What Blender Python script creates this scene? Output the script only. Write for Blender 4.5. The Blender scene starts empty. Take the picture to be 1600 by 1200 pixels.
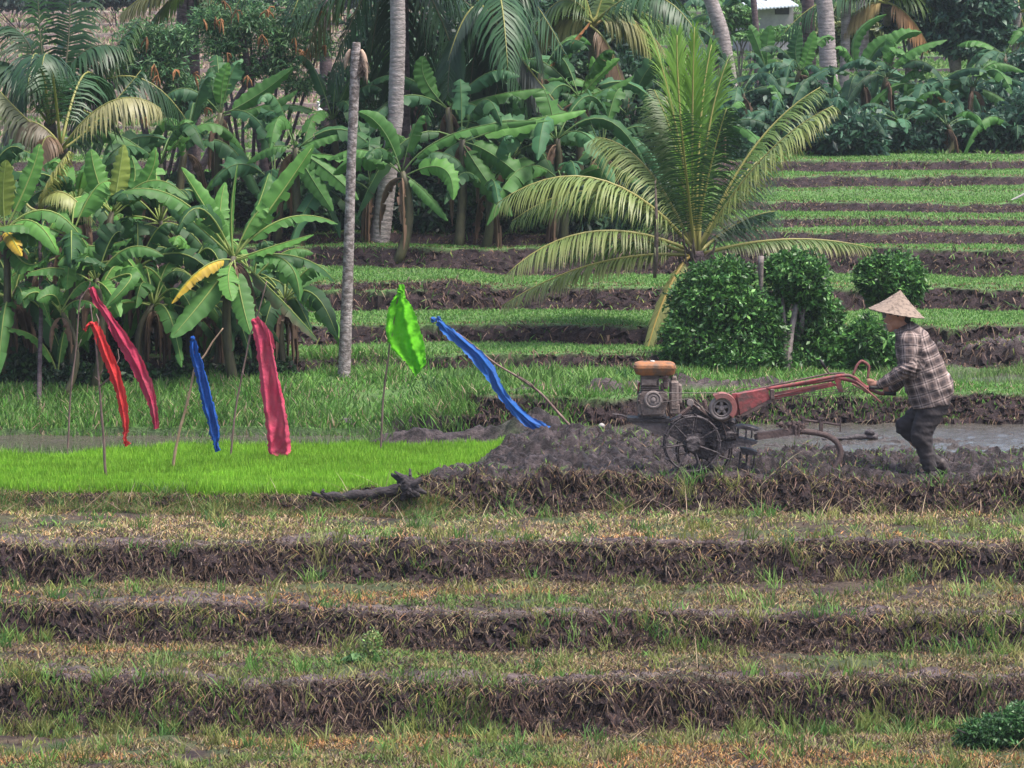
import bpy, math
import numpy as np
from mathutils import Vector, Matrix
rad = math.radians
# ------------------------------------------------------------------ camera, world, sun, exposure
SC = bpy.context.scene
COL = SC.collection
F = 6667.0                      # focal length in photo pixels (150 mm on a 36 mm sensor, 1600 px)
PITCH = math.atan(689 / F)
def dtan(v): return math.tan(PITCH + math.atan((v - 600) / F))
CAMH = 36.0 * dtan(742)
cam_d = bpy.data.cameras.new('camera')
cam = bpy.data.objects.new('camera', cam_d); COL.objects.link(cam)
cam_d.lens = 150; cam_d.sensor_width = 36; cam_d.clip_start = 0.5; cam_d.clip_end = 2000
cam.location = (0, 0, CAMH); cam.rotation_euler = (math.pi / 2 - PITCH, 0, 0)
SC.camera = cam
SUN_EL, SUN_AZ = 66.0, 112.0    # azimuth clockwise from +Y
world = bpy.data.worlds.new('World'); SC.world = world; world.use_nodes = True
wn = world.node_tree; bg = wn.nodes['Background']
sky = wn.nodes.new('ShaderNodeTexSky'); sky.sky_type = 'NISHITA'; sky.sun_disc = False
sky.sun_elevation = rad(SUN_EL); sky.sun_rotation = rad(SUN_AZ)
sky.air_density = 1.0; sky.dust_density = 4.0; sky.ozone_density = 1.0
wn.links.new(sky.outputs[0], bg.inputs[0]); bg.inputs[1].default_value = 0.125
sun_d = bpy.data.lights.new('sun', 'SUN'); sun = bpy.data.objects.new('sun', sun_d); COL.objects.link(sun)
sun_d.energy = 2.8; sun_d.angle = rad(18); sun_d.color = (1.0, 0.93, 0.86)
_sd = Vector((math.sin(rad(SUN_AZ)) * math.cos(rad(SUN_EL)), math.cos(rad(SUN_AZ)) * math.cos(rad(SUN_EL)), math.sin(rad(SUN_EL))))
sun.rotation_euler = _sd.to_track_quat('Z', 'Y').to_euler()
SC.view_settings.view_transform = 'Standard'; SC.view_settings.look = 'None'
SC.view_settings.exposure = 1.2; SC.view_settings.gamma = 1.0
SC.render.engine = 'CYCLES'
SC.cycles.use_denoising = True
SC.cycles.max_bounces = 6; SC.cycles.diffuse_bounces = 3; SC.cycles.glossy_bounces = 2
SC.cycles.transmission_bounces = 3; SC.cycles.transparent_max_bounces = 4; SC.cycles.volume_bounces = 0

# ------------------------------------------------------------------ small maths
rng = np.random.default_rng(7)
def P(u, v, Y):
    """point seen at photo pixel (u, v) at ground distance Y"""
    dx = (u - 800) / F; dy = -(v - 600) / F
    cp, sp = math.cos(PITCH), math.sin(PITCH)
    wy = cp + dy * sp; wz = -sp + dy * cp
    k = Y / wy
    return np.array((dx * k, Y, CAMH + wz * k))
def sstep(t): t = np.clip(t, 0, 1); return t * t * (3 - 2 * t)
_tr = np.random.default_rng(3)
_TX, _TY, _TZ = [_tr.integers(0, 4096, 1024) for _ in range(3)]
_TR = _tr.random(4096).astype(np.float32) * 2 - 1
def vnoise(x, y, z=None):
    """smooth value noise in -1..1"""
    x, y = np.broadcast_arrays(np.asarray(x, np.float32), np.asarray(y, np.float32))
    ix, iy = np.floor(x), np.floor(y); fx, fy = x - ix, y - iy
    fx = fx * fx * (3 - 2 * fx); fy = fy * fy * (3 - 2 * fy)
    ix = ix.astype(np.int32); iy = iy.astype(np.int32)
    X0, X1, Y0, Y1 = _TX[ix & 1023], _TX[(ix + 1) & 1023], _TY[iy & 1023], _TY[(iy + 1) & 1023]
    def lay(zz):
        a = _TR[X0 ^ Y0 ^ zz] * (1 - fx) + _TR[X1 ^ Y0 ^ zz] * fx
        b = _TR[X0 ^ Y1 ^ zz] * (1 - fx) + _TR[X1 ^ Y1 ^ zz] * fx
        return a * (1 - fy) + b * fy
    if z is None: return lay(0)
    z = np.broadcast_to(np.asarray(z, np.float32), x.shape); iz = np.floor(z); fz = z - iz; fz = fz * fz * (3 - 2 * fz); iz = iz.astype(np.int32)
    return lay(_TZ[iz & 1023]) * (1 - fz) + lay(_TZ[(iz + 1) & 1023]) * fz
def fbm(x, y, z=None, o=4):
    r = 0; a = 1; n = 0
    for k in range(o):
        r = r + a * vnoise(x * 2 ** k + 17.3 * k, y * 2 ** k - 9.1 * k, None if z is None else z * 2 ** k + 4.7 * k); n += a; a *= 0.5
    return r / n
def nrm(v):
    v = np.asarray(v, float); return v / (np.linalg.norm(v, axis=-1, keepdims=True) + 1e-12)

# ------------------------------------------------------------------ materials
MATS = {}
def new_mat(name):
    m = bpy.data.materials.new(name); m.use_nodes = True
    nt = m.node_tree; b = nt.nodes['Principled BSDF']; MATS[name] = m
    return m, nt, b
def N(nt, kind, **kw):
    n = nt.nodes.new(kind)
    for k, v in kw.items():
        if hasattr(n, k): setattr(n, k, v)
        else: n.inputs[k].default_value = v
    return n
def leaf_mat(name, rough=0.5, trans=0.3, spec=0.4):
    """colour comes from the leaf's own pigment (point attribute 'col')"""
    m, nt, b = new_mat(name)
    at = N(nt, 'ShaderNodeAttribute', attribute_name='col')
    nt.links.new(at.outputs['Color'], b.inputs['Base Color'])
    b.inputs['Roughness'].default_value = rough; b.inputs['Specular IOR Level'].default_value = spec
    tr = N(nt, 'ShaderNodeBsdfTranslucent'); nt.links.new(at.outputs['Color'], tr.inputs['Color'])
    mx = N(nt, 'ShaderNodeMixShader'); mx.inputs[0].default_value = trans
    out = nt.nodes['Material Output']
    nt.links.new(b.outputs[0], mx.inputs[1]); nt.links.new(tr.outputs[0], mx.inputs[2]); nt.links.new(mx.outputs[0], out.inputs[0])
    return m
def noisy_mat(name, c1, c2, scale=8, rough=0.7, metal=0.0, bump=0.3, bscale=None, c3=None, stretch=(1, 1, 1), thr=(0.35, 0.65), spec=0.4):
    m, nt, b = new_mat(name)
    tc = N(nt, 'ShaderNodeTexCoord'); mp = N(nt, 'ShaderNodeMapping'); mp.inputs['Scale'].default_value = stretch
    nt.links.new(tc.outputs['Object'], mp.inputs[0])
    n1 = N(nt, 'ShaderNodeTexNoise', Scale=scale, Detail=6.0, Roughness=0.65); nt.links.new(mp.outputs[0], n1.inputs[0])
    r = N(nt, 'ShaderNodeValToRGB'); nt.links.new(n1.outputs[0], r.inputs[0])
    e = r.color_ramp.elements; e[0].position = thr[0]; e[1].position = thr[1]
    e[0].color = (*c1, 1); e[1].color = (*c2, 1)
    if c3: k = r.color_ramp.elements.new(min(thr[1] + 0.12, 1)); k.color = (*c3, 1)
    nt.links.new(r.outputs[0], b.inputs['Base Color'])
    b.inputs['Roughness'].default_value = rough; b.inputs['Metallic'].default_value = metal; b.inputs['Specular IOR Level'].default_value = spec
    if bump:
        n2 = N(nt, 'ShaderNodeTexNoise', Scale=bscale or scale * 3, Detail=5.0); nt.links.new(mp.outputs[0], n2.inputs[0])
        bp = N(nt, 'ShaderNodeBump', Strength=bump, Distance=0.02); nt.links.new(n2.outputs[0], bp.inputs['Height']); nt.links.new(bp.outputs[0], b.inputs['Normal'])
    return m

# ------------------------------------------------------------------ objects
def mesh_np(name, V, faces, col=None, smooth=False):
    """V (n,3); faces: list of (m,k) int arrays; col (n,3)"""
    me = bpy.data.meshes.new(name)
    V = np.asarray(V, np.float32)
    faces = [np.asarray(f, np.int32) for f in faces if len(f)]
    tot = np.concatenate([np.full(len(f), f.shape[1], np.int32) for f in faces])
    idx = np.concatenate([f.ravel() for f in faces])
    st = np.concatenate([[0], np.cumsum(tot)[:-1]]).astype(np.int32)
    me.vertices.add(len(V)); me.vertices.foreach_set('co', V.ravel())
    me.loops.add(len(idx)); me.loops.foreach_set('vertex_index', idx)
    me.polygons.add(len(tot)); me.polygons.foreach_set('loop_start', st); me.polygons.foreach_set('loop_total', tot)
    me.polygons.foreach_set('use_smooth', np.full(len(tot), smooth, bool))
    if col is not None:
        c = np.ones((len(V), 4), np.float32); c[:, :3] = col
        a = me.color_attributes.new('col', 'FLOAT_COLOR', 'POINT'); a.data.foreach_set('color', c.ravel())
    me.update(calc_edges=True); me.validate()
    return me
def link(name, me, mat=None, parent=None, label=None, cat=None, group=None, kind=None):
    o = bpy.data.objects.new(name, me); COL.objects.link(o)
    if mat is not None:
        for mm in (mat if isinstance(mat, (list, tuple)) else [mat]): me.materials.append(mm)
    if parent is not None: o.parent = parent
    if label: o['label'] = label
    if cat: o['category'] = cat
    if group: o['group'] = group
    if kind: o['kind'] = kind
    return o
def thing(name, label, cat, loc, group=None):
    o = bpy.data.objects.new(name, None); COL.objects.link(o); o.location = tuple(float(c) for c in loc)
    o.empty_display_size = 0.1; o['label'] = label; o['category'] = cat
    if group: o['group'] = group
    return o

class MB:
    """mesh builder in world coordinates"""
    def __init__(s): s.V = []; s.F = []; s.C = []; s.n = 0
    def add(s, V, F, c=(1, 1, 1)):
        V = np.asarray(V, float).reshape(-1, 3)
        s.V.append(V); s.F += [[i + s.n for i in f] for f in F]
        c = np.asarray(c, float)
        s.C.append(np.tile(c, (len(V), 1)) if c.ndim == 1 else c); s.n += len(V)
    def tube(s, pts, r, k=8, c=(1, 1, 1), cap=True, flat=1.0, ref=(0, 1, 0.001)):
        pts = np.asarray(pts, float); m = len(pts); r = np.broadcast_to(r, m) if np.ndim(r) < 1 or len(np.atleast_1d(r)) == m else r
        T = nrm(np.gradient(pts, axis=0)); ref = np.asarray(ref, float); V = []
        for i in range(m):
            A = ref - T[i] * ref.dot(T[i])
            if np.linalg.norm(A) < 0.05: A = np.cross(T[i], (1, 0, 0.3))
            A = nrm(A); B = np.cross(T[i], A)
            for j in range(k):
                a = 2 * math.pi * j / k
                V.append(pts[i] + r[i] * (A * math.cos(a) * flat + B * math.sin(a)))
        Fs = []
        for i in range(m - 1):
            for j in range(k):
                j2 = (j + 1) % k; Fs.append([i * k + j, i * k + j2, (i + 1) * k + j2, (i + 1) * k + j])
        if cap: Fs.append(list(range(k))[::-1]); Fs.append([(m - 1) * k + j for j in range(k)])
        s.add(V, Fs, c)
    def cyl(s, p0, p1, r0, r1=None, k=16, c=(1, 1, 1)):
        s.tube([p0, p1], np.array([r0, r0 if r1 is None else r1]), k, c, ref=(0.3, 0.1, 1) if abs(p1[2] - p0[2]) < abs(p1[1] - p0[1]) + abs(p1[0] - p0[0]) else (0, 1, 0.001))
    def box(s, ctr, size, ax=None, c=(1, 1, 1), bev=0.0):
        ctr = np.asarray(ctr, float); h = np.asarray(size, float) / 2
        R = np.eye(3) if ax is None else np.asarray(ax, float)
        if bev <= 0:
            V = [ctr + R.T @ (h * (x, y, z)) for x in (-1, 1) for y in (-1, 1) for z in (-1, 1)]
            s.add(V, [[0, 1, 3, 2], [4, 6, 7, 5], [0, 4, 5, 1], [2, 3, 7, 6], [0, 2, 6, 4], [1, 5, 7, 3]], c); return
        b = min(bev, min(h) * 0.9); V = []
        for sx in (-1, 1):
            for sy in (-1, 1):
                for sz in (-1, 1):
                    for a in range(3):
                        q = h - b; q[a] = h[a]; V.append(ctr + R.T @ (q * (sx, sy, sz)))
        def vi(x, y, z, a): return ((x * 2 + y) * 2 + z) * 3 + a
        Fs = []
        for a in range(3):
            for q in (0, 1):
                o = [(0, 0), (0, 1), (1, 1), (1, 0)]
                f = []
                for (m, n) in o:
                    t = [m, n]; t.insert(a, q); f.append(vi(*t, a))
                Fs.append(f if (q == 0) else f[::-1])
        for a in range(3):
            b2, c2 = (a + 1) % 3, (a + 2) % 3
            for m in (0, 1):
                for n in (0, 1):
                    f = []
                    for (e, w) in ((0, b2), (1, b2), (1, c2), (0, c2)):
                        t = [0, 0, 0]; t[a] = e; t[b2] = m; t[c2] = n; f.append(vi(*t, w))
                    Fs.append(f)
        for x in (0, 1):
            for y in (0, 1):
                for z in (0, 1): Fs.append([vi(x, y, z, 0), vi(x, y, z, 1), vi(x, y, z, 2)])
        s.add(V, Fs, c)
    def prism(s, poly, y0, y1, c=(1, 1, 1)):
        """polygon of (x, z) extruded along Y from y0 to y1"""
        n = len(poly); V = [(x, y0, z) for x, z in poly] + [(x, y1, z) for x, z in poly]
        s.add(V, [list(range(n)), [n + i for i in range(n)][::-1]] + [[i, n + i, n + (i + 1) % n, (i + 1) % n] for i in range(n)], c)
    def lathe(s, prof, org, axis, k=24, c=(1, 1, 1)):
        """prof: (r, h) pairs along the axis"""
        ax = nrm(axis); A = nrm(np.cross(ax, (0.31, 0.2, 0.93))); B = np.cross(ax, A); V = []; m = len(prof)
        for r, h in prof:
            for j in range(k):
                a = 2 * math.pi * j / k; V.append(np.asarray(org) + ax * h + (A * math.cos(a) + B * math.sin(a)) * max(r, 1e-4))
        Fs = [[i * k + j, i * k + (j + 1) % k, (i + 1) * k + (j + 1) % k, (i + 1) * k + j] for i in range(m - 1) for j in range(k)]
        Fs.append(list(range(k))[::-1]); Fs.append([(m - 1) * k + j for j in range(k)])
        s.add(V, Fs, c)
    def ball(s, ctr, r, c=(1, 1, 1), n=10, ax=None):
        r = np.broadcast_to(np.asarray(r, float), 3); R = np.eye(3) if ax is None else np.asarray(ax, float)
        V = []; k = n * 2
        for i in range(n + 1):
            t = math.pi * i / n
            for j in range(k):
                a = 2 * math.pi * j / k
                V.append(np.asarray(ctr) + R.T @ (r * (math.sin(t) * math.cos(a), math.sin(t) * math.sin(a), math.cos(t))))
        s.add(V, [[i * k + j, (i + 1) * k + j, (i + 1) * k + (j + 1) % k, i * k + (j + 1) % k] for i in range(n) for j in range(k)], c)
    def torus(s, ctr, axis, R, r, k=40, m=8, c=(1, 1, 1)):
        ax = nrm(axis); A = nrm(np.cross(ax, (0.31, 0.2, 0.93))); B = np.cross(ax, A); V = []
        for i in range(k):
            a = 2 * math.pi * i / k; D = A * math.cos(a) + B * math.sin(a)
            for j in range(m):
                b = 2 * math.pi * j / m; V.append(np.asarray(ctr) + D * (R + r * math.cos(b)) + ax * r * math.sin(b))
        s.add(V, [[i * m + j, i * m + (j + 1) % m, ((i + 1) % k) * m + (j + 1) % m, ((i + 1) % k) * m + j] for i in range(k) for j in range(m)], c)
    def build(s, name, mat, root=None, smooth=False, jitter=0.0, **kw):
        V = np.concatenate(s.V); C = np.concatenate(s.C)
        if jitter:
            V = V + jitter * np.stack([vnoise(V[:, 0] * 30 + q, V[:, 1] * 30, V[:, 2] * 30 + q * 3) for q in (0, 50, 90)], 1)
        par = root
        if root is not None:
            off = np.zeros(3); q = root
            while q is not None: off = off + np.array(q.location); q = q.parent
            V = V - off
            me_off = None
        else:
            me_off = V.min(0) * 0.5 + V.max(0) * 0.5; me_off[2] = V[:, 2].min(); V = V - me_off
        d = {}
        for f in s.F: d.setdefault(len(f), []).append(f)
        me = mesh_np(name, V, list(d.values()), C, smooth)
        o = link(name, me, mat, par, **kw)
        if me_off is not None: o.location = me_off
        return o
# ------------------------------------------------------------------ the terraced ground
W_NEAR = 0.17
EDGES = []                      # (y_bottom, rise, width, wander amplitude, seed, tag)
def _far():
    z = 0.0
    seq = [(655, 622, 'bank'), (580, 556, ''), (537, 511, ''), (486, 456, ''), (453, 440, 'left'), (419, 392, ''), (381, 365, ''),
           (354, 344, ''), (330, 318, ''), (306, 299, ''), (292, 278, ''), (268, 255, '')]
    v = 242
    while v > -74:
        seq.append((v, v - 8, '')); v -= 18
    out = []
    for k, (vb, vt, tag) in enumerate(seq):
        yb = (CAMH - z) / dtan(vb); w = W_NEAR + 0.012 * max(0, yb - 40)
        yt = yb + w; h = CAMH - yt * dtan(vt) - z
        out.append((yb, h, w, 0.32 if k < 12 else 0.5, 11 + k, tag)); z += h
    return out, z
def _near():
    z = 0.0; out = []
    for k, (vt, vb) in enumerate([(748, 802), (860, 915), (963, 1016), (1074, 1150), (1262, 1330), (1500, 1600)]):
        yt = (CAMH - z) / dtan(vt); yb = yt - 0.22; zb = CAMH - yb * dtan(vb)
        out.append((yb, z - zb, 0.22, 0.16, 101 + k, 'n%d' % k)); z = zb
    return out
FAR, ZFAR = _far(); NEAR = _near()
EDGES = NEAR[::-1] + FAR
Y0F = NEAR[0][0]                # front edge of the field being ploughed
def edge_y(e, x):
    yb, h, w, amp, seed, tag = e
    n = vnoise(x * 0.45 + seed * 3.7, 0 * x + seed) * amp + vnoise(x * 1.7 + seed * 1.3, 0 * x + seed + 5) * amp * 0.28
    n = n + vnoise(x * 6 + seed, 0 * x + seed + 9) * 0.035
    if tag.startswith('n') and tag not in ('n0',): n = n * 1.5 - 0.035 * x     # near edges drop a little to the right
    if tag == 'n0': n = n * 0.5
    if tag == 'bank': n = n * 0.5 + 0.55 * sstep((-0.2 - x) / 1.2) - 0.25 * np.exp(-((x - 0.6) / 0.9) ** 2)
    return yb + n
def xb_bed(y): return np.interp(y, [35.5, 36.2, 36.9, 38.4, 41], [-0.80, -0.52, -0.20, 0.10, 0.2])
BEDZ = -0.155
def bed_mask(x, y): return sstep((xb_bed(y) + 0.07 * vnoise(x * 3, y * 3) - x) / 0.32)
def in_l0(x, y):
    e0 = NEAR[0]; e1 = FAR[0]
    return (y > edge_y(e0, x) + e0[2]) & (y < edge_y(e1, x))
BEDBACK = lambda x: 39.05 - 0.75 * sstep((-2.6 - x) / 1.8) + 0.08 * vnoise(x * 2.2, x * 0)
WATER_Z = -0.035; WATER_ZL = BEDZ - 0.04
def ground(x, y, full=True):
    """height and surface classes at (x, y)"""
    x = np.asarray(x, float); y = np.asarray(y, float)
    z = np.full(x.shape, -sum(e[1] for e in NEAR)); face = np.zeros(x.shape); strip = np.zeros(x.shape); level = np.zeros(x.shape, int)
    lowL = bed_mask(x, y)
    for k, e in enumerate(EDGES):
        yb, h, w, amp, seed, tag = e
        ey = edge_y(e, x); d = y - ey
        ww = w * (1.15 + 0.6 * vnoise(x * 1.3 + seed, x * 0) + 0.2 * vnoise(x * 5 + seed, x * 0))
        hh = h; lf = sstep((-0.3 - x) / 0.5)
        if tag == 'bank': ww = ww * (1 - lf) + 1.3 * lf
        if tag == 'left': hh = h * sstep((0.3 - x) / 1.0)
        elif k > 0 and EDGES[k - 1][5] == 'left': hh = h + EDGES[k - 1][1] * (1 - sstep((0.3 - x) / 1.0))
        if tag == 'n0': hh = h + BEDZ * sstep((-0.95 - x) / 0.6)
        z = z + hh * sstep(d / ww)
        if tag == 'bank': z = z - BEDZ * sstep((-0.95 - x) / 0.6) * sstep(d / (w + 0.5))
        lip = 0.035 * np.exp(-((d - ww * 1.15) / 0.12) ** 2) * min(1, hh.max() * 5 if np.ndim(hh) else hh * 5)
        z = z + lip
        face = np.maximum(face, sstep((d + 0.06) / 0.06) * sstep((ww * 1.02 - d) / 0.05) * (hh > 0.04) * ((1 - lf) if tag == 'bank' else 1))
        sw = (0.62 if tag.startswith('n') else 0.42) * (1 + .35 * vnoise(x * .9 + seed, x * 0 + 3)); strip = np.maximum(strip, sstep((d - ww * 0.9) / 0.05) * sstep((ww + sw - d) / 0.12) * ((1 - lf) if tag == 'bank' else 1))
        level = level + (d > ww * 0.6)
    l0 = in_l0(x, y)
    # lower nursery bed on the left, muddy mound beside it
    f0 = edge_y(NEAR[0], x) + 0.2
    z = z + BEDZ * (lowL * sstep((y - f0) / 0.1) * sstep((edge_y(FAR[0], x) - y) / 0.1) - sstep((-0.95 - x) / 0.6) * sstep((y - f0) / 0.1) * sstep((edge_y(FAR[0], x) - y) / 0.1)) \
        - 0.0
    z = z + np.where(y > edge_y(FAR[0], x), 0, 0)
    mound = 0.12 * np.exp(-((x - 0.55) / 0.62) ** 2 - ((y - 37.9) / 0.75) ** 2) + 0.05 * np.exp(-((x - 0.3) / 0.7) ** 2 - ((y - 36.6) / 0.6) ** 2) - .035 * sstep((x - .9) / .4) * sstep((37.0 - y) / .3) + .05 * np.exp(-((x - 3.53) / .13) ** 2 - ((y - 36.12) / .12) ** 2)
    z = z + mound * l0 * (1 - lowL)
    # small ridge of mud behind the bed
    rb = BEDBACK(x)
    ridge = 0.16 * np.exp(-((y - rb - 0.25) / 0.16) ** 2) * sstep((x + 1.6) / 0.5) * sstep((0.5 - x) / 0.3)
    z = z + ridge * l0
    # standing water
    pool = l0 * sstep((x - 1.55 - 0.3 * vnoise(y * 2, y * 0)) / 0.5) * sstep((y - 37.55 - 0.1 * vnoise(x * 2, x * 0 + 4)) / 0.22) * (1 - lowL)
    pool2 = l0 * sstep((x - 0.35) / 0.3) * sstep((y - 39.0) / 0.2) * (1 - lowL) * 0.85
    pool = np.maximum(pool, pool2)
    z = z - (0.082 + .075 * fbm(x * .8, y * 4.0, o=3)) * pool
    chan = l0 * sstep((y - rb - 0.12) / 0.2) * lowL * sstep((-1.0 - x) / 0.5)
    z = z - 0.10 * chan
    # upper right puddle field
    l1 = (y > edge_y(FAR[0], x) + 0.5) & (y < 43.4) & (x > 3.4)
    up = l1 * sstep((x - 3.6) / 0.5) * sstep((y - 41.6) / 0.3) * sstep((43.2 - y) / 0.2)
    z = z - 0.07 * up
    ridge2 = 0.10 * np.exp(-((y - 43.5 - 0.15 * x * 0) / 0.22) ** 2) * sstep((x - 2.8) / 0.6) + 0.08 * np.exp(-((y - 41.3 + 0.4 * np.abs(x - 1.6)) / 0.2) ** 2) * sstep((x + 0.2) / 0.5) * sstep((3 - x) / 0.5)
    z = z + ridge2
    # far hillside
    yl = FAR[-1][0] + 1
    hy = np.maximum(0, y - yl); st = hy / 1.6
    z = z + np.where(y > yl, 0.55 * (np.floor(st) + sstep((st - np.floor(st)) / 0.35)), 0)
    mud = l0 * (1 - lowL) * (1 - sstep((y - 39.3) / 0.5)) * sstep((y - f0) / 0.05)
    if full:
        n1 = fbm(x * 1.1, y * 1.1, o=2); n2 = fbm(x * 5, y * 5, o=3); n3 = fbm(x * 16, y * 16, z * 9, o=2); r4 = np.abs(vnoise(x * 9 + 5, y * 11)) 
        nearf = np.clip((50 - y) / 8, 0.5, 1)
        rdg = np.maximum(sstep((ridge - .02) / .05), sstep((ridge2 - .015) / .04)); mud = np.maximum(mud, rdg * .8)
        amp = 0.018 + 0.034 * mud * (1 - .7 * pool) + 0.016 * strip
        z = z + n1 * 0.03 * (1 - lowL * l0 * 0.8) + (n2 * amp + n3 * (0.008 + 0.030 * mud + 0.012 * strip) + mud * .02 * vnoise(x * 38, y * 38)) * nearf * (1 - 0.85 * lowL * l0) + mud * (np.abs(vnoise(x * 3.5 + 5, y * 5)) * .10 + np.abs(vnoise(x * 10, y * 9 + 7)) * .045 + np.abs(vnoise(x * 26, y * 20 + 7)) * .022 - .055) * (1 - .88 * pool)
        # furrows left by the plough
        z = z + mud * 0.025 * np.sin(y * 14 + 2 * vnoise(x * 0.7, y * 0.5)) * sstep((x - 1.0) / 0.6) * (1 - pool)
    return z, face, strip, level, l0, lowL, pool, chan, up, mud
def gz(x, y):
    return float(ground(np.array([float(x)]), np.array([float(y)]))[0][0])
def on_ground(u, v, y0=24.0, y1=200.0):
    """the ground point seen at photo pixel (u, v)"""
    Y = np.concatenate([np.arange(y0, 62, 0.02), np.arange(62, y1, 0.1)])
    pts = np.stack([P(u, v, q) for q in (0.0, 1.0)])
    d = pts[1] - pts[0]
    X = d[0] * Y; Z = CAMH + (pts[1][2] - CAMH) * Y
    g = ground(X, Y)[0]
    k = np.argmax(g >= Z)
    return np.array((X[k], Y[k], g[k]))
def crumble(X, Y, z, face):
    """push the terrace faces in and out so they overhang and crumble"""
    k = 0.055 * fbm(X * 4, z * 5, Y * 3, o=2) + 0.05 * np.abs(fbm(X * 13, z * 14, Y * 6, o=2)) + 0.03 * vnoise(X * 27, z * 29, Y * 20) + 0.022 * vnoise(X * 60, z * 60, Y * 40)
    Y2 = Y - face * k * np.clip((60 - Y) / 15, 0.6, 1) * 1.5
    return Y2, z + face * (0.03 * fbm(X * 12, z * 14, Y * 5 + 3, o=2) + 0.012 * vnoise(X * 45, z * 45, Y * 20))
def build_ground():
    ysA = np.concatenate([np.arange(-6, 20, 1.0), np.arange(20, 27.5, 0.12), np.arange(27.5, 40.61, 0.0145)])
    ysB = np.concatenate([[ysA[-1]], np.arange(40.64, 50, 0.034), np.arange(50, 63, 0.06), np.arange(63, 90, 0.13), np.arange(90, 128, 0.3), np.arange(128, 230, 1.5)])
    grids = []
    for ys, ds in ((ysA, 0.0047), (ysB, 0.0078)):
        s = np.concatenate([-np.geomspace(6, 1.32, 20), np.arange(-1.3, 1.3, ds), np.geomspace(1.32, 6, 20)])
        S, Yg = np.meshgrid(s, ys); grids.append((S * (0.12 * np.maximum(Yg, 20)), Yg))
    offs = 0; Q = []
    for Xg, Yg in grids:
        rows, cols = Xg.shape; i = offs + np.arange(rows - 1)[:, None] * cols + np.arange(cols - 1)[None, :]
        Q.append(np.stack([i, i + 1, i + cols + 1, i + cols], -1).reshape(-1, 4)); offs += rows * cols
    Q = np.concatenate(Q)
    X = np.concatenate([g[0].ravel() for g in grids])[:, None]; Y = np.concatenate([g[1].ravel() for g in grids])[:, None]
    z, face, strip, level, l0, lowL, pool, chan, up, mud = ground(X, Y)
    Y2, z = crumble(X, Y, z, face)
    V = np.stack([X, Y2, z], -1).reshape(-1, 3)
    # pigments; the soil tones also hold painted crevice and shadow colour
    def c(*a): return np.array(a, float)
    nA = fbm(X * 2.3, Y * 2.3, o=4)[..., None]; nB = fbm(X * 9 + 7, Y * 9, z * 10, o=3)[..., None]; nC = vnoise(X * 30, Y * 30, z * 30)[..., None]
    soil_d, soil_m, soil_l = c(.009, .005, .006), c(.040, .025, .027), c(.150, .112, .115)  # soil_d paints dark crevices, the purple tint paints the cast of shadows
    straw, green, lgreen = c(.17, .125, .08), c(.065, .12, .035), c(.095, .19, .05)
    t = np.clip(0.5 + nB * 1.1 + nC * 0.5, 0, 1)
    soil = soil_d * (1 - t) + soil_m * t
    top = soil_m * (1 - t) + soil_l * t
    flat = (soil_d * .4 + soil_m * .6) * (1 - t) + (straw * 0.45 + soil_m * .3) * t
    gm = sstep((nA * 1.6 + 0.35)); flat = flat * (1 - 0.5 * gm) + green * 0.9 * 0.5 * gm
    nearlev = (Y < Y0F + 0.2)[..., None]
    midg = green * (1 - t) + lgreen * t
    far = np.clip((Y - 58) / 18, 0, 1)[..., None] * sstep((-X / (0.12 * Y) + 0.05) / 0.5)[..., None]
    pink = c(.26, .19, .17) * (0.7 + 0.5 * t)
    midg = midg * (1 - far * 0.75) + pink * far * 0.75
    C = np.where(nearlev, flat, midg)
    C = C * (1 - strip[..., None] * 0.85 * nearlev) + top * strip[..., None] * 0.85 * nearlev
    tm = np.clip(.42 + 1.0 * nB + .75 * nC + .5 * vnoise(X * 55, Y * 55, z * 40)[..., None], 0, 1); mudc = soil_d * (1 - tm) + soil_l * .50 * tm  # near-black speckle paints shade in small mud cavities
    C = C * (1 - mud[..., None]) + mudc * mud[..., None]
    L0L = (l0 * lowL * (Y < BEDBACK(X) + .1))[..., None]; rest = (l0 * lowL)[..., None] * (1 - L0L); C = C * (1 - rest) + mudc * rest; C = C * (1 - L0L) + (c(.07, .09, .04)) * L0L
    wet = np.maximum(np.maximum(pool, chan), up)[..., None]
    C = C * (1 - wet) + c(.07, .058, .055) * wet
    ridge = (np.exp(-((Y - 43.5) / 0.35) ** 2) * sstep((X - 2.8) / 0.6) + (np.exp(-((Y - 41.3 + 0.4 * np.abs(X - 1.6)) / 0.3) ** 2) * sstep((X + 0.2) / 0.5) * sstep((3 - X) / 0.5)))[..., None]
    C = C * (1 - ridge * .9) + (top * .75 + soil * .25) * ridge * .9
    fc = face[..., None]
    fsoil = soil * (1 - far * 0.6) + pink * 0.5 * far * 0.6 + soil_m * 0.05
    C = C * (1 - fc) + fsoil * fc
    me = mesh_np('ground', V, [Q], C.reshape(-1, 3), smooth=False)
    wetv = np.clip(mud * 1.0 + wet[..., 0] + 0.25 * strip, 0, 1).ravel().astype(np.float32)
    a = me.attributes.new('wet', 'FLOAT', 'POINT'); a.data.foreach_set('value', wetv)
    m, nt, b = new_mat('earth')
    at = N(nt, 'ShaderNodeAttribute', attribute_name='col'); tc = N(nt, 'ShaderNodeTexCoord')
    nz = N(nt, 'ShaderNodeTexNoise', Scale=38.0, Detail=6.0, Roughness=0.7); nt.links.new(tc.outputs['Object'], nz.inputs[0])
    mr = N(nt, 'ShaderNodeMapRange'); mr.inputs[1].default_value = .3; mr.inputs[2].default_value = .7; mr.inputs[3].default_value = .55; mr.inputs[4].default_value = 1.5
    nt.links.new(nz.outputs[0], mr.inputs[0])
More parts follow.
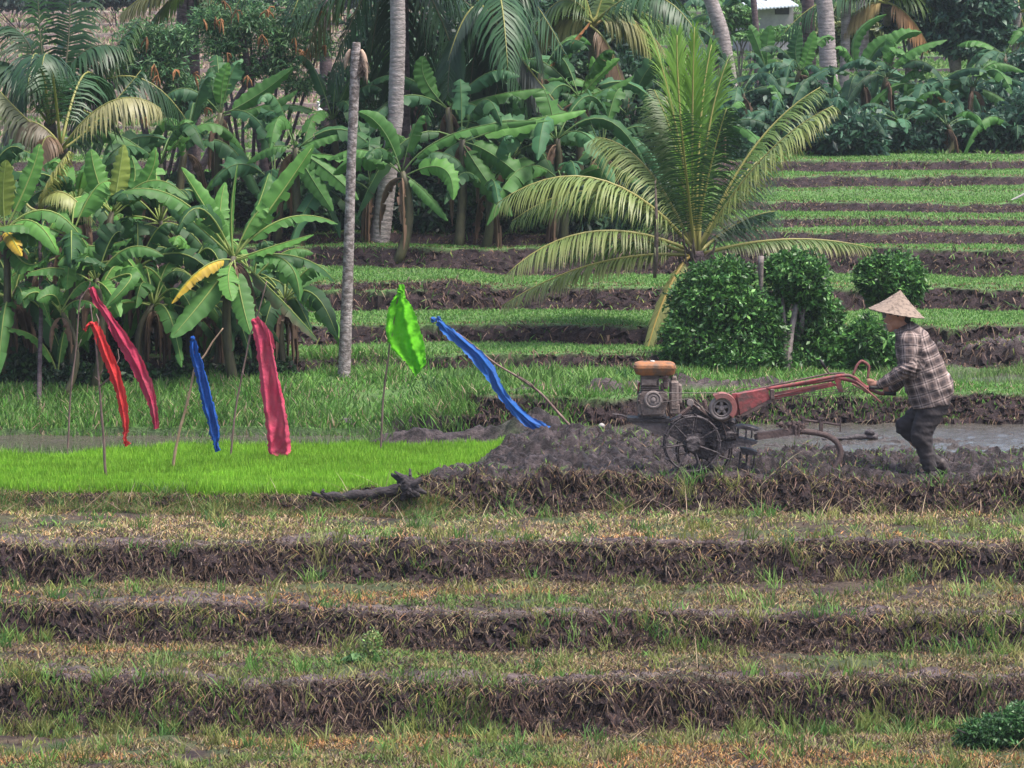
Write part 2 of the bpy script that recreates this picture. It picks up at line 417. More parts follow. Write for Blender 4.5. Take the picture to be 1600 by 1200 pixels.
    mx = N(nt, 'ShaderNodeVectorMath', operation='SCALE'); nt.links.new(at.outputs['Color'], mx.inputs[0]); nt.links.new(mr.outputs[0], mx.inputs['Scale'])
    nt.links.new(mx.outputs[0], b.inputs['Base Color'])
    aw = N(nt, 'ShaderNodeAttribute', attribute_name='wet')
    r2 = N(nt, 'ShaderNodeMapRange'); r2.inputs[3].default_value = 0.9; r2.inputs[4].default_value = 0.45
    nt.links.new(aw.outputs['Fac'], r2.inputs[0]); nt.links.new(r2.outputs[0], b.inputs['Roughness'])
    n2 = N(nt, 'ShaderNodeTexNoise', Scale=60.0, Detail=8.0, Roughness=0.7); nt.links.new(tc.outputs['Object'], n2.inputs[0])
    b.inputs['Specular IOR Level'].default_value = .32
    bp = N(nt, 'ShaderNodeBump', Strength=0.9, Distance=0.03); nt.links.new(n2.outputs[0], bp.inputs['Height']); nt.links.new(bp.outputs[0], b.inputs['Normal'])
    link('ground', me, m, kind='structure')
    # water sheets
    m, nt, b = new_mat('muddy_water')
    b.inputs['Base Color'].default_value = (.07, .062, .052, 1); b.inputs['Roughness'].default_value = 0.03; b.inputs['IOR'].default_value = 1.33
    b.inputs['Specular IOR Level'].default_value = 0.9
    tc = N(nt, 'ShaderNodeTexCoord'); mp = N(nt, 'ShaderNodeMapping'); mp.inputs['Scale'].default_value = (3.2, 6, 1)
    nt.links.new(tc.outputs['Object'], mp.inputs[0]); n2 = N(nt, 'ShaderNodeTexNoise', Scale=4.0, Detail=5.0, Roughness=0.6); nt.links.new(mp.outputs[0], n2.inputs[0])
    bp = N(nt, 'ShaderNodeBump', Strength=0.5, Distance=0.03); nt.links.new(n2.outputs[0], bp.inputs['Height']); nt.links.new(bp.outputs[0], b.inputs['Normal'])
    def sheet(x0, x1, y0, y1, z):
        xa, ya = np.arange(x0, x1, .022), np.arange(y0, y1, .02); Xw, Yw = np.meshgrid(xa, ya); nr, nc = Xw.shape
        Zw = z + .0065 * vnoise(Xw * 9, Yw * 11) + .0036 * vnoise(Xw * 21, Yw * 22) + .006 * vnoise(Xw * 3, Yw * 5)
        i = (np.arange(nr - 1)[:, None] * nc + np.arange(nc - 1)[None, :]).ravel()
        me = mesh_np('paddy_water', np.stack([Xw, Yw, Zw], -1).reshape(-1, 3), [np.stack([i, i + 1, i + nc + 1, i + nc], -1)], smooth=True)
        link('paddy_water', me, m, kind='structure')
    sheet(0.2, 7, 37.3, 40.3, WATER_Z)
    sheet(-7, -0.6, 38.2, 41.4, WATER_ZL - 0.02)
    zz = gz(4.6, 42.4) + 0.035
    sheet(3.5, 8, 41.5, 43.5, zz)
# ------------------------------------------------------------------ grasses and other cover
def scatter(n, y0, y1, s0=-1.26, s1=1.26, bias=1.0):
    """random points, denser towards the near side (roughly even in what one sees)"""
    t = rng.random(n); Y = 1 / ((1 - t) / y0 ** bias + t / y1 ** bias) ** (1 / bias)
    X = (s0 + (s1 - s0) * rng.random(n)) * 0.12 * Y
    return X, Y
def blades(name, B, H, Wd, C, lean=0.35, droop=0.4, mat='grass', dirn=None, label=None, kind='stuff', spread=None, tipc=None, seg=2, face=0.9):
    """B (n,3) roots, H heights, Wd widths, C (n,3) colours -> one mesh"""
    n = len(B); H = np.broadcast_to(H, n)[:, None]; Wd = np.broadcast_to(Wd, n)[:, None]
    a = rng.random(n) * 2 * math.pi
    L = np.stack([np.cos(a), np.sin(a), np.zeros(n)], 1) * (lean * rng.random(n) ** 0.7)[:, None] if dirn is None else dirn
    up = np.zeros((n, 3)); up[:, 2] = 1
    D0 = nrm(up + L)
    b = a + math.pi / 2
    sd = np.stack([np.cos(b), np.sin(b) * (1 - face), np.zeros(n)], 1); sd = nrm(sd + 1e-3)
    ts = [0, 0.45, 1.0] if seg == 2 else [0, 0.3, 0.65, 1.0]
    ws = [0.8, 1.0, 0.0] if seg == 2 else [0.7, 1.0, 0.7, 0.0]
    rows = []
    for t, w in zip(ts, ws):
        cen = B + D0 * H * t + L * H * droop * t * t - up * H * droop * 0.35 * t * t * np.linalg.norm(L, axis=1)[:, None]
        if w > 0: rows += [cen - sd * Wd * w * 0.5, cen + sd * Wd * w * 0.5]
        else: rows += [cen]
    V = np.stack(rows, 1); k = V.shape[1]
    base = np.arange(n)[:, None] * k
    quads = [base + np.array([[2 * i, 2 * i + 1, 2 * i + 3, 2 * i + 2]]) for i in range((k - 1) // 2 - 1)]
    tri = base + np.array([[k - 3, k - 2, k - 1]])
    CC = np.repeat(C[:, None, :], k, 1)
    if tipc is not None:
        m = np.linspace(0, 1, k)[None, :, None]; CC = CC * (1 - m) + np.broadcast_to(tipc, C.shape)[:, None, :] * m
    me = mesh_np(name, V.reshape(-1, 3), [np.concatenate(quads), tri], CC.reshape(-1, 3))
    return link(name, me, MATS[mat], label=label, cat=name.replace('_', ' '), kind=kind)
leaf_mat('grass', 0.6, 0.35, 0.25); leaf_mat('straw', 0.8, 0.15, 0.15); leaf_mat('leaf', 0.55, 0.34, 0.3); leaf_mat('frond', 0.45, 0.28, 0.4); leaf_mat('bush_leaf', 0.45, 0.25, 0.4)
def pal(n, cols, w=None, var=0.25):
    c = np.array(cols)[rng.choice(len(cols), n, p=w)]
    return c * (1 + var * (rng.random((n, 1)) * 2 - 1)) * (1 + 0.08 * (rng.random((n, 3)) * 2 - 1))
G_LIME = [(.25, .50, .035), (.31, .57, .055), (.20, .43, .03)]
G_MID = [(.085, .18, .04), (.12, .24, .05), (.06, .14, .035), (.16, .26, .07)]
G_DARK = [(.03, .08, .02), (.045, .11, .025)]
G_DRY = [(.32, .24, .13), (.22, .16, .09), (.42, .33, .20), (.22, .19, .09), (.33, .20, .09)]
G_BROWN = [(.066, .040, .033), (.12, .078, .056), (.036, .023, .021), (.21, .145, .10)]
G_PALE = [(.42, .33, .22), (.36, .27, .18)]
G_OLIVE = [(.15, .18, .05), (.20, .22, .06), (.11, .16, .04), (.24, .24, .09)]

def build_grass():
    # rice seedlings in the nursery bed
    n = 165000
    X, Y = scatter(n, 35.4, 39.3, -1.28, 0.15)
    z, face, strip, lev, l0, lowL, pool, chan, up, mud = ground(X, Y)
    ok = l0 & (lowL > 0.6) & (Y < BEDBACK(X) + 0.02) & (Y > edge_y(NEAR[0], X) + 0.13 + 0.05 * vnoise(X * 4, X * 0)) & (X < xb_bed(Y) - 0.12 - 0.08 * vnoise(X * 3, Y * 3))
    X, Y, z = X[ok], Y[ok], z[ok]; m = len(X)
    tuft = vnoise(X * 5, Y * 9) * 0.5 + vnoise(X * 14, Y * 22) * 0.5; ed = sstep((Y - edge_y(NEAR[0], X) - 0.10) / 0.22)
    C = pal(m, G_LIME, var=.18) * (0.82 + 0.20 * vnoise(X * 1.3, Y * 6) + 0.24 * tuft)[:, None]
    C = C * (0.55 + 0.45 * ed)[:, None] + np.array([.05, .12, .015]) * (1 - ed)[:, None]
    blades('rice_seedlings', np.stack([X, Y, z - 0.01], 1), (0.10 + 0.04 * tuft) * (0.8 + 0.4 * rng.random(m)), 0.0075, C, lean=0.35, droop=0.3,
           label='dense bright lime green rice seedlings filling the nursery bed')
    # low cover on the near terraces: dry weeds, straw and green sprigs
    n = 400000
    X, Y = scatter(n, 27.6, 36.2)
    z, face, strip, lev, l0, lowL, pool, chan, up, mud = ground(X, Y)
    dens = 0.40 + 0.75 * fbm(X * 0.9, Y * 1.6, o=3) + 0.75 * fbm(X * 5, Y * 6, o=2)
    dens = dens * (1 - 0.93 * strip) * (1 - face) + 0.1 * (1 - face)
    below = Y < Y0F + 0.10
    ok = (rng.random(n) < dens * 1.25) & below & (face < .3)
    X, Y, z = X[ok], Y[ok], z[ok]; m = len(X)
    g = fbm(X * 0.8 + 9, Y * 1.3, o=2) + 0.4 * vnoise(X * 5, Y * 5)
    top = (Y > NEAR[1][0] + 0.2)
    C = np.where((g > 0.30)[:, None], pal(m, G_OLIVE + G_MID), pal(m, G_DRY + G_OLIVE[:2]))
    orz = (vnoise(X * .7 + 40, Y * 2.2) > .3) & (rng.random(m) < .6); C[orz] = pal(int(orz.sum()), [(.44, .22, .08), (.36, .19, .08), (.50, .32, .14)])
    C = np.where((rng.random(m) < 0.34 - .2 * vnoise(X * 1.5, Y * 3))[:, None], pal(m, G_BROWN + [(.16, .12, .11)]), C)
    C = C * np.where(top, 1.25, .85)[:, None]
    blades('dry_ground_cover', np.stack([X, Y, z - 0.004], 1), 0.016 + 0.05 * rng.random(m) ** 1.6, 0.004 + 0.006 * rng.random(m), C, lean=1.3, droop=0.6,
           mat='straw', label='low yellowing weeds and cut straw covering the near terraces')
    # matted roots and dry grass on the faces of the terraces
    XX, YY = [], []
    for e, n in [(NEAR[3], 68000), (NEAR[2], 60000), (NEAR[1], 60000), (NEAR[0], 56000), (FAR[0], 26000), (NEAR[4], 8000)] + [(FAR[q], 12000) for q in range(1, 12)]:
        x = (rng.random(n) * 2 - 1) * 0.15 * e[0]; XX.append(x); YY.append(edge_y(e, x) - 0.06 + (e[2] * 1.9 + .06) * rng.random(n))
    X = np.concatenate(XX); Y = np.concatenate(YY)
    z, face, strip, lev, l0, lowL, pool, chan, up, mud = ground(X, Y)
    ok = ((face > 0.15) | (rng.random(len(X)) < .10)) & (rng.random(len(X)) < 0.7 + 0.5 * fbm(X * 1.3, Y * 3, o=2))
    X, Y, z, face = X[ok], Y[ok], z[ok], face[ok]; m = len(X); Y, z = crumble(X, Y, z, face); Y = Y + .02
    a = rng.random(m) * 6.28; L = np.stack([np.cos(a) * 0.8, -0.9 * rng.random(m), -1.2 - 0.9 * rng.random(m)], 1); L[rng.random(m) < .3, 2] = -0.4
    C = pal(m, G_BROWN + G_BROWN[:3] + [(.24, .17, .13)], var=.35); gsel = (rng.random(m) < 0.03 + 0.06 * (vnoise(X * 0.9, Y) > .1)); C[gsel] = pal(int(gsel.sum()), G_OLIVE)
    blades('matted_roots', np.stack([X, Y - 0.02 * rng.random(m), z + 0.012], 1), (0.022 + 0.06 * rng.random(m) ** 2) * np.where(Y > 41.5, 1.2, 1), (0.0045 + 0.004 * rng.random(m)) * np.where(Y > 41.5, 1.7, 1), C, droop=0.5, mat='straw',
           dirn=L, label='matted brown roots and dead grass hanging over the terrace faces')
    # straw and grass bending over the rims
    XX, YY = [], []
    for e in NEAR[:4]:
        x = (rng.random(800) * 2 - 1) * .15 * e[0]; x = x[vnoise(x * 1.6 + e[0] * 3, x * 0) > -.15]; XX.append(x); YY.append(edge_y(e, x) + e[2] * 1.0 + .10 * rng.random(len(x)))
    X, Y = np.concatenate(XX), np.concatenate(YY); z = ground(X, Y)[0]; m = len(X); a = rng.random(m) * 6.28
    L = np.stack([np.cos(a) * .7, -1.6 + .5 * rng.random(m), -.5 * rng.random(m)], 1)
    blades('rim_straw', np.stack([X, Y, z], 1), 0.05 + .08 * rng.random(m), .0048, pal(m, G_DRY + G_BROWN[1:2] + G_OLIVE[:2]), droop=.8, seg=3, dirn=L, mat='straw', label='dry straw and grass bending over the rims of the near terraces')
    # upright green tufts and sprigs on the near terraces
    Xc, Yc = scatter(900, 27.8, 36.6); xs, ys = [Xc], [Yc]
    for e, q in ((NEAR[3], 520), (NEAR[2], 420), (NEAR[1], 120), (NEAR[0], 150)):
        x = (rng.random(q) * 2 - 1) * .15 * e[0]; k = vnoise(x * 1.1 + e[0], x * 0) > -.25; x = x[k]; xs.append(x); ys.append(edge_y(e, x) - .12 + .42 * rng.random(len(x)))
    Xc, Yc = np.concatenate(xs), np.concatenate(ys); nt = len(Xc)
    keep = ((vnoise(Xc * 0.8 + 3, Yc * 2) > -0.25) | (rng.random(nt) < .35)) & (Yc < Y0F + 0.35)
    Xc, Yc = Xc[keep], Yc[keep]; nt = len(Xc)
    per = 16; X = np.repeat(Xc, per) + rng.normal(0, .045, nt * per); Y = np.repeat(Yc, per) + rng.normal(0, .03, nt * per)
    z = ground(X, Y)[0]; m = len(X)
    hh = np.repeat(0.06 + 0.13 * rng.random(nt) ** 1.4, per) * (0.6 + 0.6 * rng.random(m))
    cc = np.repeat(pal(nt, G_MID + G_OLIVE + G_OLIVE), per, 0) * (0.85 + 0.3 * rng.random((m, 1)))
    blades('grass_tufts', np.stack([X, Y, z - 0.01], 1), hh, 0.0065 + .003 * rng.random(m), cc, lean=0.5, droop=0.9, seg=3,
           label='thin green grass tufts sprouting along the near terraces', tipc=cc * 1.15)
    # long pale dead stalks
    nt = 330
    X, Y = scatter(nt, 28, 36.3); i = rng.random(nt) < .75
    Y[i] = (Y0F - 0.35 + 0.5 * rng.random(nt))[i]; z = ground(X, Y)[0]
    a = rng.random(nt) * 6.28; L = np.stack([np.cos(a) * 1.1, np.sin(a) * .4, np.zeros(nt)], 1)
    blades('dead_stalks', np.stack([X, Y, z - .01], 1), 0.14 + 0.24 * rng.random(nt) ** 1.3, 0.0055, pal(nt, G_PALE + G_DRY[:2]), dirn=L, droop=0.5, seg=3, mat='straw', face=1.0,
           label='long pale dead grass stalks leaning at the foot of the ploughed field')
    # green wisps over the edge of the ploughed field and mud
    n = 60000
    X, Y = scatter(n, 35.2, 39.6); z, face, strip, lev, l0, lowL, pool, chan, up, mud = ground(X, Y)
    ok = (l0 | (Y > Y0F - .5)) & (lowL < .7) & (pool < .3) & (rng.random(n) < np.clip(0.25 + 1.0 * fbm(X * 1.6 + 4, Y * 2.6, o=3), 0.03, 1) * np.where(Y < 36.6, 1.1, .8))
    X, Y, z = X[ok], Y[ok], z[ok]; m = len(X)
    C = np.where((rng.random(m) < .45)[:, None], pal(m, G_MID), pal(m, G_BROWN + G_BROWN + [G_DRY[1], G_OLIVE[0]]))
    blades('field_weeds', np.stack([X, Y, z - .005], 1), 0.025 + 0.07 * rng.random(m) ** 2, 0.0055 + .004 * rng.random(m), C, lean=1.0, droop=.6, mat='straw',
           label='sparse weeds and grass scraps on the ploughed mud')
    # rim of the bed
    n = 16000
    X = -5 + 4.6 * rng.random(n); Y = edge_y(NEAR[0], X) - 0.05 + 0.22 * rng.random(n); z = ground(X, Y)[0]
    blades('bed_rim_grass', np.stack([X, Y, z - .01], 1), 0.035 + 0.06 * rng.random(n), 0.006, np.where((rng.random(n) < .6)[:, None], pal(n, G_MID), pal(n, G_DRY)), lean=.9, droop=.5,
           label='ragged green and dry grass along the front rim of the seedling bed')
    # grass bank behind the bed and puddles
    n = 135000
    X, Y = scatter(n, 39.6, 43.6, -1.26, 1.26); e = edge_y(FAR[0], X); z, face, strip, lev, l0, lowL, pool, chan, up, mud = ground(X, Y)
    right = sstep((X - 0.2) / 0.8)
    band = (Y > e - 0.1) & (Y < e + 2.6 - 1.1 * (X < -2.1)) & (up < .2)
    dens = np.where(Y < e + 0.35, 0.9 - 0.35 * right, 0.75) * np.clip(0.75 + 0.6 * fbm(X * 1.5, Y * 2, o=2), .1, 1)
    rg = (np.abs(Y - 43.5) < .3) & (X > 2.9) | ((np.abs(Y - 41.3 + 0.4 * np.abs(X - 1.6)) < .22) & (X > 0) & (X < 2.9))
    dens = np.where(rg, dens * .22, dens); ok = band & (rng.random(n) < dens)
    X, Y, z = X[ok], Y[ok], z[ok]; m = len(X); rt = right[ok]; e = e[ok]
    hgt = np.where(Y > e + 0.9, 0.085, 0.10) * (1 + 0.8 * vnoise(X * 1.7, Y * 2)) * (0.5 + rng.random(m))
    hgt = np.where(rt > .5, hgt * 0.75, hgt)
    C = pal(m, G_MID + [(.09, .25, .035), (.12, .28, .05)]) ; dr = rng.random(m) < 0.07; C[dr] = pal(int(dr.sum()), G_PALE)
    blades('bank_grass', np.stack([X, Y, z - .01], 1), hgt, 0.008 + .006 * rng.random(m), C, lean=.6, droop=.7, seg=3, label='lush mid green grass on the bank behind the seedling bed')
    # weeds standing in the shallow water
    n = 8000
    X = np.concatenate([-5 + 3.9 * rng.random(n // 2), 3.7 + 1.6 * rng.random(n - n // 2)]); Y = np.concatenate([BEDBACK(X[:n // 2]) + 1.3 * rng.random(n // 2), 41.7 + 1.5 * rng.random(n - n // 2)])
    k = vnoise(X * 3, Y * 4) > -0.1; X, Y = X[k], Y[k]; z = ground(X, Y)[0]; m = len(X)
    blades('water_weeds', np.stack([X, Y, z], 1), 0.07 + 0.08 * rng.random(m), 0.006, pal(m, G_MID + [(.2, .25, .12)]), lean=.5, droop=.6, label='grey green weeds standing in the shallow paddy water')
    # tall grass in front of the bushes and terraces
    nt = 900
    Xc, Yc = scatter(nt, 41.2, 42.6); e = edge_y(FAR[0], Xc)
    keep = (vnoise(Xc * 0.9 + 8, Yc * 0.7) > -0.45) & (Yc < 41.95 + .5 * vnoise(Xc * .8, Xc * 0 + 2)) & (Xc < 3.6) & (Xc > -2.1) & (Yc > e + .7); Xc, Yc = Xc[keep], Yc[keep]; nt = len(Xc); per = 26
    X = np.repeat(Xc, per) + rng.normal(0, .07, nt * per); Y = np.repeat(Yc, per) + rng.normal(0, .06, nt * per); z = ground(X, Y)[0]; m = len(X)
    hh = np.repeat(0.10 + 0.17 * rng.random(nt), per) * (0.5 + .6 * rng.random(m)) * np.where(X > 0.8, .75, 1)
    cc = np.repeat(pal(nt, G_MID + [(.04, .11, .035), (.12, .26, .05)]), per, 0) * (0.8 + .4 * rng.random((m, 1)))
    blades('tall_grass', np.stack([X, Y, z - .02], 1), hh, 0.010 + .005 * rng.random(m), cc, lean=.55, droop=.9, seg=3, label='tall arching green grass in front of the terraces')
    # grass carpets of the further terraces
    n = 270000
    X, Y = scatter(n, 43, 63, -1.26, 1.26); z, face, strip, lev, l0, lowL, pool, chan, up, mud = ground(X, Y)
    ok = (face < .2) & (rng.random(n) < np.where(strip > .5, 0.55, .9)); sc = X / (0.12 * Y)
    X, Y, z, st = X[ok], Y[ok], z[ok], strip[ok]; m = len(X)
    C = pal(m, [(.10, .23, .045), (.14, .30, .06), (.08, .19, .045), (.18, .28, .09)], var=.2)
    ds = (st > .4) & (rng.random(m) < .45); C[ds] = pal(int(ds.sum()), G_DRY + G_BROWN[:2]) * .8
    blades('terrace_grass', np.stack([X, Y, z - .005], 1), (0.018 + 0.026 * rng.random(m)), 0.012 * Y / 48, C, lean=.7, droop=.4, label='short green rice and grass carpeting the farther terraces')
    # weeds hanging on the faces of the farther terraces
    n = 90000
    X, Y = scatter(n, 42, 63, -1.26, 1.26); z, face, *_ = ground(X, Y)
    ok = (face > .3) & (rng.random(n) < np.clip(.12 + 1.1 * vnoise(X * .9, Y * 1.1), .06, 1)); X, Y, z = X[ok], Y[ok], z[ok]; m = len(X)
    blades('bank_weeds', np.stack([X, Y - .05, z], 1), 0.05 + .07 * rng.random(m), 0.013, np.where((rng.random(m) < .55)[:, None], pal(m, G_MID + G_DARK), pal(m, G_BROWN)), lean=1.2, droop=.8, label='dark weeds clinging to the banks of the farther terraces')
    # carpets on the far hillside
    n = 110000
    X, Y = scatter(n, 63, 165, -1.26, 1.26); z, face, *_ = ground(X, Y)
    ok = face < .2; X, Y, z = X[ok], Y[ok], z[ok]; m = len(X)
    pk = rng.random(m) < 0.75 * np.clip((Y - 62) / 14, 0, 1) * sstep((-X / (.12 * Y) + .1) / .5)
    C = pal(m, [(.08, .18, .035), (.11, .22, .05), (.15, .22, .08)]); C[pk] = pal(int(pk.sum()), [(.30, .22, .18), (.36, .27, .2), (.25, .17, .14)])
    blades('hillside_grass', np.stack([X, Y, z], 1), 0.10 * Y / 70, 0.035 * Y / 70, C, lean=.9, droop=.4, label='pinkish stubble and pale grass on the far hillside terraces')
# ------------------------------------------------------------------ plants
def bez(P0, P1, P2, n):
    t = np.linspace(0, 1, n)[:, None]
    return (1 - t) ** 2 * P0 + 2 * t * (1 - t) * P1 + t * t * P2
def thru(P0, M, P2):
    """control point so that the curve passes through M half way"""
    return 2 * np.asarray(M) - 0.5 * np.asarray(P0) - 0.5 * np.asarray(P2)
GB = (.060, .165, .035); GBL = (.10, .25, .05); GBD = (.032, .095, .03); GBY = (.20, .26, .05); GYEL = (.52, .36, .03); GDEAD = (.13, .08, .055)
def banana_leaf(mb, P0, P1, P2, W, col, face=None, tear=0.5, petiole=0.14, fold=0.35, rib=(.34, .42, .12), dead_edge=0.0, n=30, rw=1.0):
    C = bez(np.asarray(P0, float), np.asarray(P1, float), np.asarray(P2, float), n)
    T = nrm(np.gradient(C, axis=0)); L = np.linalg.norm(np.diff(C, axis=0), axis=1).sum()
    up = np.array((0, -0.25, 1.0)) if face is None else np.asarray(face, float)
    t = np.linspace(0, 1, n); s = np.clip((t - petiole) / (1 - petiole), 0, 1)
    w = W * 0.5 * np.sin(math.pi * s ** 0.72) ** 0.55; w[s <= 0] = 0.0; w[-1] = W * 0.04
    w = w * (1 + 0.07 * np.sin(np.arange(n) * 2.1 + rng.random() * 6) + .05 * rng.normal(size=n))
    S = np.cross(T, up); S = nrm(S); Nn = np.cross(S, T)
    start = int(np.argmax(s > 0))
    col = np.asarray(col, float)
    for sg in (-1, 1):
        i = start; base_f = fold * (0.7 + 0.6 * rng.random())
        while i < n - 1:
            g = n - 1 - i if rng.random() > tear * 1.6 else int(rng.integers(1, 5)); g = max(1, min(g, n - 1 - i))
            drop = base_f + (rng.random() - 0.2) * 1.1 * tear; V = []; CC = []
            bright = 1 + 0.18 * (rng.random() - .5)
            for j in range(i, i + g + 1):
                e0 = 0.0 if g < 2 else (0.08 if (j == i + g and i + g < n - 1) else 0)
                jj = j
                wob = drop + 0.10 * math.sin(jj * 1.9 + sg)
                lag = T[jj] * w[jj] * 0.22 - T[jj] * e0 * L / n * 2
                for q, d in ((0, 0), (0.5, wob * 0.6), (1.0, wob * 1.3)):
                    V.append(C[jj] + sg * S[jj] * w[jj] * q * math.cos(d) - Nn[jj] * w[jj] * q * math.sin(d) + lag * q)
                    vein = 1 + 0.13 * math.sin(jj * 2.7 + sg * q * 1.5)
                    k = col * bright * vein * (1 + 0.12 * (q == 0))
                    if dead_edge > 0 and q > 0.4:
                        m = min(1, dead_edge * (0.5 + rng.random())) * q; k = k * (1 - m) + np.array(GDEAD) * m
                    CC.append(k)
            Fs = []
            for a in range(g):
                for q in range(2):
                    b0 = a * 3 + q; f = [b0, b0 + 1, b0 + 4, b0 + 3]; Fs.append(f if sg > 0 else f[::-1])
            mb.add(V, Fs, np.array(CC)); i += g
    r = np.linspace(0.020, 0.003, n) * (L ** 0.5) * 0.58 * rw
    mb.tube(C[::2] + Nn[::2] * 0.004, r[::2], 5, np.asarray(rib) * (0.9 + .2 * rng.random()), ref=(0, 1, .1))
def stem_tube(mb, P0, P1, r0, r1, col, sway=0.04, n=9, k=9):
    P0 = np.asarray(P0, float); P1 = np.asarray(P1, float)
    M = (P0 + P1) / 2 + np.array([rng.normal(0, sway), rng.normal(0, sway), 0])
    C = bez(P0, thru(P0, M, P1), P1, n); mb.tube(C, np.linspace(r0, r1, n), k, col)
noisy_mat('banana_stem', (.030, .026, .018), (.085, .080, .035), 14, 0.6, bump=0.3, stretch=(1, 1, .25), c3=(.12, .07, .05))
noisy_mat('palm_bark', (.17, .145, .14), (.36, .315, .31), 9, 0.9, bump=0.6, stretch=(1, 1, 2.5), c3=(.48, .44, .42))
noisy_mat('palm_bark_mottled', (.12, .10, .09), (.30, .26, .25), 16, 0.9, bump=0.7, stretch=(1, 1, 1.6), c3=(.42, .38, .36), thr=(.42, .56))
noisy_mat('palm_bark_dark', (.045, .030, .035), (.13, .095, .10), 9, 0.9, bump=0.6, stretch=(1, 1, 2.5))
noisy_mat('twig_bark', (.06, .045, .04), (.15, .11, .09), 12, 0.85, bump=0.4)
noisy_mat('pale_bark', (.10, .08, .075), (.24, .20, .19), 12, 0.85, bump=0.4)
def leaf_obj(root, name, fn, mat='leaf', **kw):
    mb = MB(); fn(mb); return mb.build(name, MATS[mat], root, smooth=True, **kw)
def rand_leaf_geo(crown, az, el, L, droop):
    d = np.array([math.sin(az) * math.cos(el), math.cos(az) * math.cos(el), math.sin(el)])
    tip = crown + d * L * np.array([1, 1, 1]) - np.array([0, 0, 1]) * L * droop
    mid = crown + d * L * 0.54 + np.array([0, 0, 1]) * L * 0.045
    return crown, thru(crown, mid, tip), tip
def banana(label, u, v, Y, base_v=None, n=8, L=1.0, W=0.3, leaves=(), cols=None, group=None, yoff=None, low=0.5, hang=2, fit=True, elev=(0.05, 1.35), petiole=.16, tear=.5, base=None, rib=(.30, .38, .11), rw=1.0):
    """crown at pixel (u,v), Y metres away; leaves: explicit (mid, tip, W, colour, depth) in photo pixels"""
    cr = P(u, v, Y); bx = cr[0] + rng.normal(0, .05); by = Y + rng.normal(0, .05); bz = gz(bx, by)
    root = thing('banana_plant', label, 'banana plant', (bx, by, bz), group)
    mb = MB(); stem_tube(mb, (bx, by, bz - .05), cr + (0, 0, .03), 0.045 * L + .012, 0.026 * L + .008, (1, 1, 1), .06)
    mb.build('stem', MATS['banana_stem'], root, smooth=True)
    for (mid, tip, w, col, dep, *ex) in leaves:
        kw = ex[0] if ex else {}
        P2 = P(*tip, Y + dep); M = P(*mid, Y + dep * 0.5); P0 = cr + (0, 0, rng.normal(0, .02))
        leaf_obj(root, 'leaf', lambda m: banana_leaf(m, P0, thru(P0, M, P2), P2, w, col, **{'tear': 0.45, 'rib': rib, 'rw': rw, **kw}))
    for k in range(n):
        az = 2 * math.pi * (k + rng.random() * 0.8) / max(n, 1) + 0.6; fr = k / max(1, n - 1)
        el = elev[0] + (elev[1] - elev[0]) * rng.random() ** 1.1
        l = L * (0.75 + 0.4 * rng.random()); A = rand_leaf_geo(cr, az, el, l, 0.1 + 0.55 * (1 - el / 1.6) * rng.random() + .12)
        pool = cols or [GB, GB, GBL, GBD, GBD]
        c = np.array(pool[rng.integers(len(pool))]) * (0.8 + .4 * rng.random())
        face = None if rng.random() < .7 else (rng.normal(0, .5), -1, .6)
        leaf_obj(root, 'leaf', lambda m: banana_leaf(m, *A, W * (0.8 + .4 * rng.random()), c, face=face, tear=tear + .3 * rng.random(), petiole=petiole, n=22, rib=rib, rw=rw))
    for k in range(hang):       # old leaves hanging down the stem
        az = rng.random() * 6.28; p0 = cr - (0, 0, .05); out = np.array([math.sin(az), math.cos(az), 0]) * L * (.10 + .1 * rng.random())
        A = (p0, p0 + out * 1.5 + (0, 0, .02), p0 + out * 1.3 - (0, 0, L * (.5 + .3 * rng.random())))
        leaf_obj(root, 'dead_leaf', lambda m: banana_leaf(m, *A, W * .6, np.array(GDEAD) * (.7 + .9 * rng.random()), tear=1, fold=1.0, petiole=.05, rib=(.2, .13, .08), n=16))
    return root
